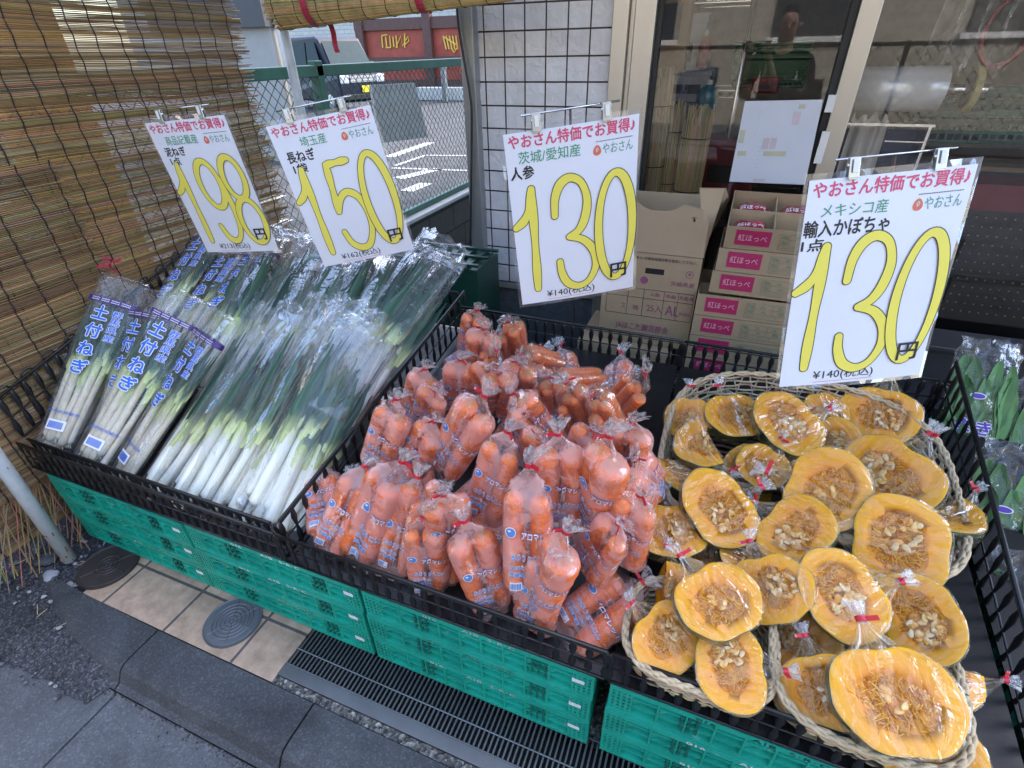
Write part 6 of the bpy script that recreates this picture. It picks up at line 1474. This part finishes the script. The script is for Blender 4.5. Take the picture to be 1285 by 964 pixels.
PUMP = [
 ('half', 0, (838, 800), 96, .09, -38, .75, 'pumpkin half at the front left beside the carrots, tie at its upper left'),
 ('half', 1, (918, 836), 104, .10, 95, .72, 'pumpkin half in the front middle with its red tie sticking out to the right'),
 ('dry', 0, (1034, 868), 108, .08, -20, .7, 'stringy pumpkin half at the front, partly behind the biggest one'),
 ('clean', 0, (1126, 876), 152, .15, -4, .72, 'biggest pumpkin half at the front right, shiny film with tie on top'),
 ('half', 0, (1172, 950), 116, .07, 160, .6, 'pumpkin half cut off by the bottom edge of the photo'),
 ('quarter', 0, (1192, 836), 90, .07, 110, .5, 'dark wrapped pumpkin piece behind the biggest half at the right'),
 ('clean', 0, (1050, 800), 96, .05, 30, .35, 'pumpkin half with green skin in the hollow between the front trays'),
 ('half', 1, (1150, 774), 112, .11, -100, .6, 'pumpkin half lying tilted to the right with folded film'),
 ('seedy', 0, (1058, 746), 114, .15, 68, .75, 'pumpkin half in the middle with a cluster of pale seeds'),
 ('half', 0, (964, 738), 102, .12, -22, .65, 'pumpkin half left of the seedy middle one'),
 ('clean', 0, (902, 752), 110, .16, -20, .76, 'large pumpkin half with frosted film at the left front, tie above'),
 ('quarter', 0, (836, 735), 78, .09, 15, .7, 'pumpkin piece standing narrow at the left between two bags'),
 ('dry', 0, (1128, 684), 128, .14, -75, .78, 'large stringy pumpkin half at the right with few seeds'),
 ('half', 1, (998, 664), 100, .14, -45, .72, 'pumpkin half in the middle behind the seedy one, seeds on its left'),
 ('half', 0, (840, 664), 92, .10, 3, .7, 'pumpkin half at the left edge of the big tray, tie upright'),
 ('dry', 0, (904, 637), 104, .13, 60, .72, 'broad pumpkin half in the middle left with brown specks'),
 ('clean', 0, (1036, 614), 112, .16, -60, .75, 'pale fleshed pumpkin half in the middle of the big tray'),
 ('half', 1, (1116, 596), 114, .13, 45, .62, 'wide pumpkin half at the right of the big tray, glossy film'),
 ('tall', 0, (958, 585), 74, .10, 40, .7, 'smaller pumpkin half behind the broad speckled one'),
 ('quarter', 0, (852, 580), 74, .09, 95, .55, 'pumpkin quarter showing green skin below, left edge of the big tray'),
 ('quarter', 0, (892, 553), 82, .13, 165, .5, 'pumpkin quarter with a wide band of dark green skin'),
 ('tall', 0, (862, 524), 66, .09, 8, .6, 'small pumpkin piece at the back left of the big tray'),
 ('half', 0, (923, 520), 78, .11, -5, .68, 'pumpkin half at the back with smooth pinkish film'),
 ('seedy', 0, (990, 530), 92, .14, 60, .74, 'pumpkin half at the back with the largest bunch of seeds, under the sign'),
 ('tall', 0, (1046, 552), 72, .09, -30, .66, 'pumpkin half in the back row partly behind the pale middle one'),
 ('dry', 0, (1104, 520), 88, .10, 15, .8, 'round stringy pumpkin half at the back right under the sign corner'),
 ('half', 0, (1092, 634), 84, .08, 200, .5, 'pumpkin half tucked between the pale middle one and the stringy right one'),
 ('dry', 0, (936, 690), 84, .07, -60, .45, 'pumpkin half low in the gap left of the middle pieces'),
 ('quarter', 0, (1180, 636), 84, .08, 60, .5, 'pumpkin piece at the right edge of the big tray above the stringy half'),
 ('half', 1, (1008, 590), 80, .07, 150, .5, 'pumpkin half low behind the pale middle one'),
 ('tall', 0, (1038, 512), 60, .09, -10, .7, 'small pumpkin half at the back hidden below the sign edge'),
]
for r in PUMP: put_pump(*r)
for k, (c, w) in enumerate((((900, 690), 100), ((1000, 800), 100), ((1080, 660), 110), ((940, 600), 90), ((1080, 810), 110), ((1140, 820), 110))):
    put_pump('half', k, c, w, .03, 40*k, .4, 'pumpkin half buried under the others')
# ================================================================== bagged greens at the right
M_leaf = vcol_mat('green_leaf', .5, 30, .3, .4, 60, (1, .4, 1), .4); M_gfilm = film_mat('greens_bag_film', .02, .28, .05, (.85, .92, .95), .5, .7, 20, .4, 9, 3, .06, .9, 22)
def greens(sd):
    t = thing('greens_bag', '', 'greens'); rd = random.Random(sd); q = MB()
    for i in range(64):
        x = rd.uniform(-.062, .062); z = rd.uniform(-.008, .024); y1 = rd.uniform(.14, .36); q.tube([(x*.6, .0, z*.6), (x, y1*.5, z), (x*1.1, y1, z+.004)], [.006, .005, .003], 6, col=(.22, .36, .12), flat=.5)
        rg = []; cl = []; w = rd.uniform(.016, .030); tint = rd.uniform(.7, 1.3); L_ = rd.uniform(.13, .21)
        for j in range(9):
            s = j/8; ww = w*math.sin(PI*(s*.86+.08))**.7; c = Vector((x*1.1+.01*noise.noise((s*2, i, sd)), y1-.10+L_*s, z+.014+.006*noise.noise((s*4, i, sd+2)))); R = Matrix.Rotation(rd.uniform(-.1, .1)+x*4, 3, 'Y')
            rg.append([c+R @ Vector((ww*u, 0, .006*abs(u)+.003*noise.noise((u*4, s*6, i)))) for u in (-1, -.6, -.2, 0, .2, .6, 1)]); cl.append(tuple(v*tint for v in (.085, .20, .065)))
        q.rings(rg, False, cols=cl, closed=False)
    q.obj('leaves', M_leaf, t, smooth=True)
    rg = []; n = 48; X, Z, Y = Vector((1, 0, 0)), Vector((0, 0, 1)), Vector((0, 1, 0))
    for i in range(29):
        s = i/28; y = -.01+s*.44; w = lerp(.052, .082, sst(0, .5, s)); rg.append(superring(Vector((0, y, .008)), X, Z, w, .036*(1-.4*sst(.75, 1, s)), .024*(1-.4*sst(.8, 1, s)), n, 2.2, .07, sd, s*1.4))
    for i in range(1, 5):
        k = i/4; rg.append([Vector((p.x*(1-.2*k)+.018*noise.noise((j*.5, k*2, sd)), p.y+.06*k+.03*noise.noise((j*.33, k*2, sd)), .008+(p.z-.008)*(1-.3*k)+.03*noise.noise((p.x*30, k*3, sd+3)))) for j, p in enumerate(rg[28])])
    q = MB(); q.rings(rg, False)
    for f_ in range(n*30, n*32): q.mi[f_] = 1
    fm = q.obj('bag_film', [M_gfilm, M_lfrill], t, smooth=True); bv = BVHTree.FromPolygons(q.v, q.f); jw, jb = [], []
    for s_, x, y, w, h in (('まき', -.045, .20, .085, .040), ('小松菜', -.045, .155, .085, .028)):
        v, f = cut_grid(*text_box(s_, x, y, w, h, .07, 0, s_), .008); jw.append(([p.copy() for p in v], f)); v, f = cut_grid(*text_box(s_, x, y, w, h, .03, 0, s_), .008); jb.append(([Vector((p.x, p.y, p.z+.0008)) for p in v], f))
    ov = lambda cx, cy, rx, ry, z: ([Vector((cx+rx*math.cos(2*PI*k/16), cy+ry*math.sin(2*PI*k/16), z)) for k in range(16)], [tuple(range(16))])
    jw.append(ov(-.01, .315, .020, .010, 0)); jb.append(ov(-.01, .315, .017, .0075, .0012)); jw.append(ov(.0, .10, .016, .010, 0)); jb.append(ov(.0, .10, .013, .0075, .0012))
    q = MB(); pj = project_text(bv, jw, lift=.0014); q.add(pj.v, pj.f); q.cm = 1; pj = project_text(bv, jb, lift=.0014); q.add(pj.v, pj.f); q.obj('lettering', [M_twhite, pm('print_violet', (.10, .04, .42), .45)], fm)
    return t
GP = [greens(s) for s in (1, 2)]
GR = [((1238, 448), .835, 'bag of dark greens standing at the back beside the basket divider, open frilled top'), ((1310, 500), .99, 'bag of dark greens at the right edge of the photo beside the back one'),
      ((1272, 580), .835, 'bag of dark greens in the middle of the right basket, purple printing'), ((1345, 640), 1.0, 'bag of dark greens just inside the right edge of the photo'),
      ((1284, 720), .835, 'bag of dark greens lower down against the basket divider'), ((1330, 900), .85, 'bag of dark greens at the front of the right basket')]
for k, (tp, X, lb) in enumerate(GR):
    T = onx(tp[0], tp[1], X); d = Vector((.02*(-1)**k, .50, .86)).normalized(); B = T-d*.44; x, y, z = pose(B, T, .25, up=.35); inst(GP[k % 2], frame(B, x, y, z), lb, 'bagged greens in the right basket')
# ================================================================== the photographer, mirrored in the shop glass
def skin_mesh(name, verts, edges, radii, mat, parent, sub=2):
    me = bpy.data.meshes.new(name); me.from_pydata([Vector(v) for v in verts], edges, []); me.materials.append(mat)
    o = bpy.data.objects.new(name, me); COL.objects.link(o); o.parent = parent
    md = o.modifiers.new('skin', 'SKIN'); md.use_smooth_shade = True
    for i, r in enumerate(radii):
        sv = me.skin_vertices[0].data[i]; sv.radius = r if isinstance(r, tuple) else (r, r); sv.use_root = (i == 0)
    ss = o.modifiers.new('sub', 'SUBSURF'); ss.levels = sub; ss.render_levels = sub
    return o
pr = thing('person', 'photographer in a black T-shirt and dark trousers holding a phone, mirrored in the glass', 'person', (.20, -.44, -.055))
M_skin = pm('skin', (.52, .31, .22), .5, var=.06)
V = [(0, 0, .95), (0, 0, 1.12), (0, .01, 1.30), (0, 0, 1.44), (0, .01, 1.52), (0, .03, 1.60), (0, .035, 1.70), (0, .02, 1.77)]
E = [(i, i+1) for i in range(7)]; Rr = [(.15, .11), (.13, .10), (.16, .115), (.13, .09), (.055, .055), (.07, .085), (.078, .095), (.06, .075)]
for s, hx, hy in ((-1, -.26, .34), (1, -.12, .36)):
    i = len(V); V += [(s*.19, 0, 1.42), (s*.24, .03, 1.16), ((s*.10+hx)/1.3, .24, 1.24), (hx, hy, 1.47)]; E += [(3, i), (i, i+1), (i+1, i+2), (i+2, i+3)]; Rr += [.062, .048, .040, .030]
    k = len(V); V += [(hx, hy+.03, 1.52)]; E += [(i+3, k)]; Rr += [(.036, .02)]
    for f in range(5):
        j = len(V); ox = (-.03+.015*f) if f < 4 else -.045*s; V += [(hx+ox, hy+.055, 1.545+.004*f*(2-f)), (hx+ox*1.1, hy+.062, 1.575+.006*f*(2-f))]; E += [(k, j), (j, j+1)]; Rr += [.010, .008]
    i = len(V); V += [(s*.10, 0, .88), (s*.11, .02, .50), (s*.115, -.02, .10), (s*.12, .10, .04)]; E += [(0, i), (i, i+1), (i+1, i+2), (i+2, i+3)]; Rr += [.095, .062, .042, .038]
skin_mesh('body', V, E, Rr, M_skin, pr)
V = [(0, 0, .92), (0, 0, 1.12), (0, .01, 1.30), (0, 0, 1.45)]; E = [(0, 1), (1, 2), (2, 3)]; Rr = [(.17, .13), (.155, .12), (.18, .135), (.14, .10)]
for s in (-1, 1): i = len(V); V += [(s*.20, 0, 1.43), (s*.235, .02, 1.24)]; E += [(3, i), (i, i+1)]; Rr += [.08, .072]
skin_mesh('t_shirt', V, E, Rr, pm('black_shirt', (.012, .012, .014), .8), pr)
V = [(0, 0, .97), (0, 0, .90)]; E = [(0, 1)]; Rr = [(.165, .125), (.15, .12)]
for s in (-1, 1): i = len(V); V += [(s*.10, 0, .84), (s*.112, .02, .50), (s*.117, -.02, .08)]; E += [(1, i), (i, i+1), (i+1, i+2)]; Rr += [.108, .08, .066]
skin_mesh('trousers', V, E, Rr, pm('dark_trousers', (.02, .022, .03), .8), pr)
skin_mesh('hair', [(0, -.02, 1.68), (0, -.015, 1.76), (0, .02, 1.80)], [(0, 1), (1, 2)], [(.075, .07), (.085, .09), (.06, .08)], pm('hair', (.012, .01, .009), .6), pr)
q = MB()
for s in (-1, 1): q.lathe([(.001, .006), (.008, .005), (.012, 0)], 12, (0, 0, 0)); q.v = [v for v in q.v]
f_ = MB()
for s in (-1, 1):
    e = MB().lathe([(.012, 0), (.009, .006), (.001, .009)], 12).xf(Matrix.Translation((s*.032, .122, 1.685)) @ Matrix.Rotation(-PI/2, 4, 'X')); e.obj('eye', pm('eye_dark', (.03, .02, .015), .2), pr, smooth=True)
    skin_mesh('ear', [(s*.085, .03, 1.66), (s*.092, .025, 1.70)], [(0, 1)], [(.012, .02), (.010, .022)], M_skin, pr)
skin_mesh('nose', [(0, .118, 1.69), (0, .138, 1.645)], [(0, 1)], [.010, .016], M_skin, pr); MB().box((0, .122, 1.605), (.045, .012, .010)).obj('mouth', pm('lip', (.35, .13, .11), .5), pr, bevel=.004)
ph = thing('phone', 'dark phone held up by the photographer, mirrored in the glass', 'phone', frame((.0, -.025, 1.49), RT, -DN, -FW))
MB().box((-.06, -.03, .012), (.15, .074, .008)).obj('case', M_black, ph, bevel=.003); MB().box((-.06, -.03, .0165), (.142, .066, .0008)).obj('screen', pm('phone_screen', (.02, .02, .025), .1), ph)
MB().lathe([(.006, 0), (.006, .002), (.004, .002)], 16, (-.11, -.045, .016)).xf(Matrix.Identity(4)).obj('lens', M_dark, ph)
# ================================================================== light, sky, camera
SUN_EL, SUN_AZ = math.radians(46), math.radians(28)       # azimuth measured from +y towards +x
sd_ = Vector((math.sin(SUN_AZ)*math.cos(SUN_EL), math.cos(SUN_AZ)*math.cos(SUN_EL), math.sin(SUN_EL)))
W = bpy.data.worlds.new('World'); SC.world = W; W.use_nodes = True; nt = W.node_tree; nt.nodes.clear()
sk = N(nt, 'ShaderNodeTexSky', sky_type='NISHITA'); sk.sun_disc = False; sk.sun_elevation = SUN_EL; sk.sun_rotation = SUN_AZ; sk.air_density = 1.0; sk.dust_density = 3.0; sk.ozone_density = 1.0
bg = N(nt, 'ShaderNodeBackground', Strength=1.0); wo = N(nt, 'ShaderNodeOutputWorld'); L(nt, sk.outputs[0], bg.inputs[0]); L(nt, bg.outputs[0], wo.inputs[0])
ld = bpy.data.lights.new('sun', 'SUN'); ld.energy = 1.8; ld.angle = math.radians(.5); ld.color = (1, .95, .87); lo = bpy.data.objects.new('sun', ld); COL.objects.link(lo)
lo.rotation_euler = (-sd_).to_track_quat('-Z', 'Y').to_euler()
cam = bpy.data.cameras.new('camera'); co_ = bpy.data.objects.new('camera', cam); COL.objects.link(co_)
co_.matrix_world = frame(CAMP, RT, -DN, -FW); cam.sensor_fit = 'HORIZONTAL'; cam.sensor_width = 36; cam.lens = 36*FPX/1285; cam.clip_start = .02; cam.clip_end = 500
SC.camera = co_
SC.view_settings.view_transform = 'Standard'; SC.view_settings.look = 'None'; SC.view_settings.exposure = 0
cy = SC.cycles; cy.max_bounces = 7; cy.diffuse_bounces = 3; cy.glossy_bounces = 3; cy.transmission_bounces = 4; cy.transparent_max_bounces = 20; cy.use_denoising = True; cy.caustics_reflective = False; cy.caustics_refractive = False
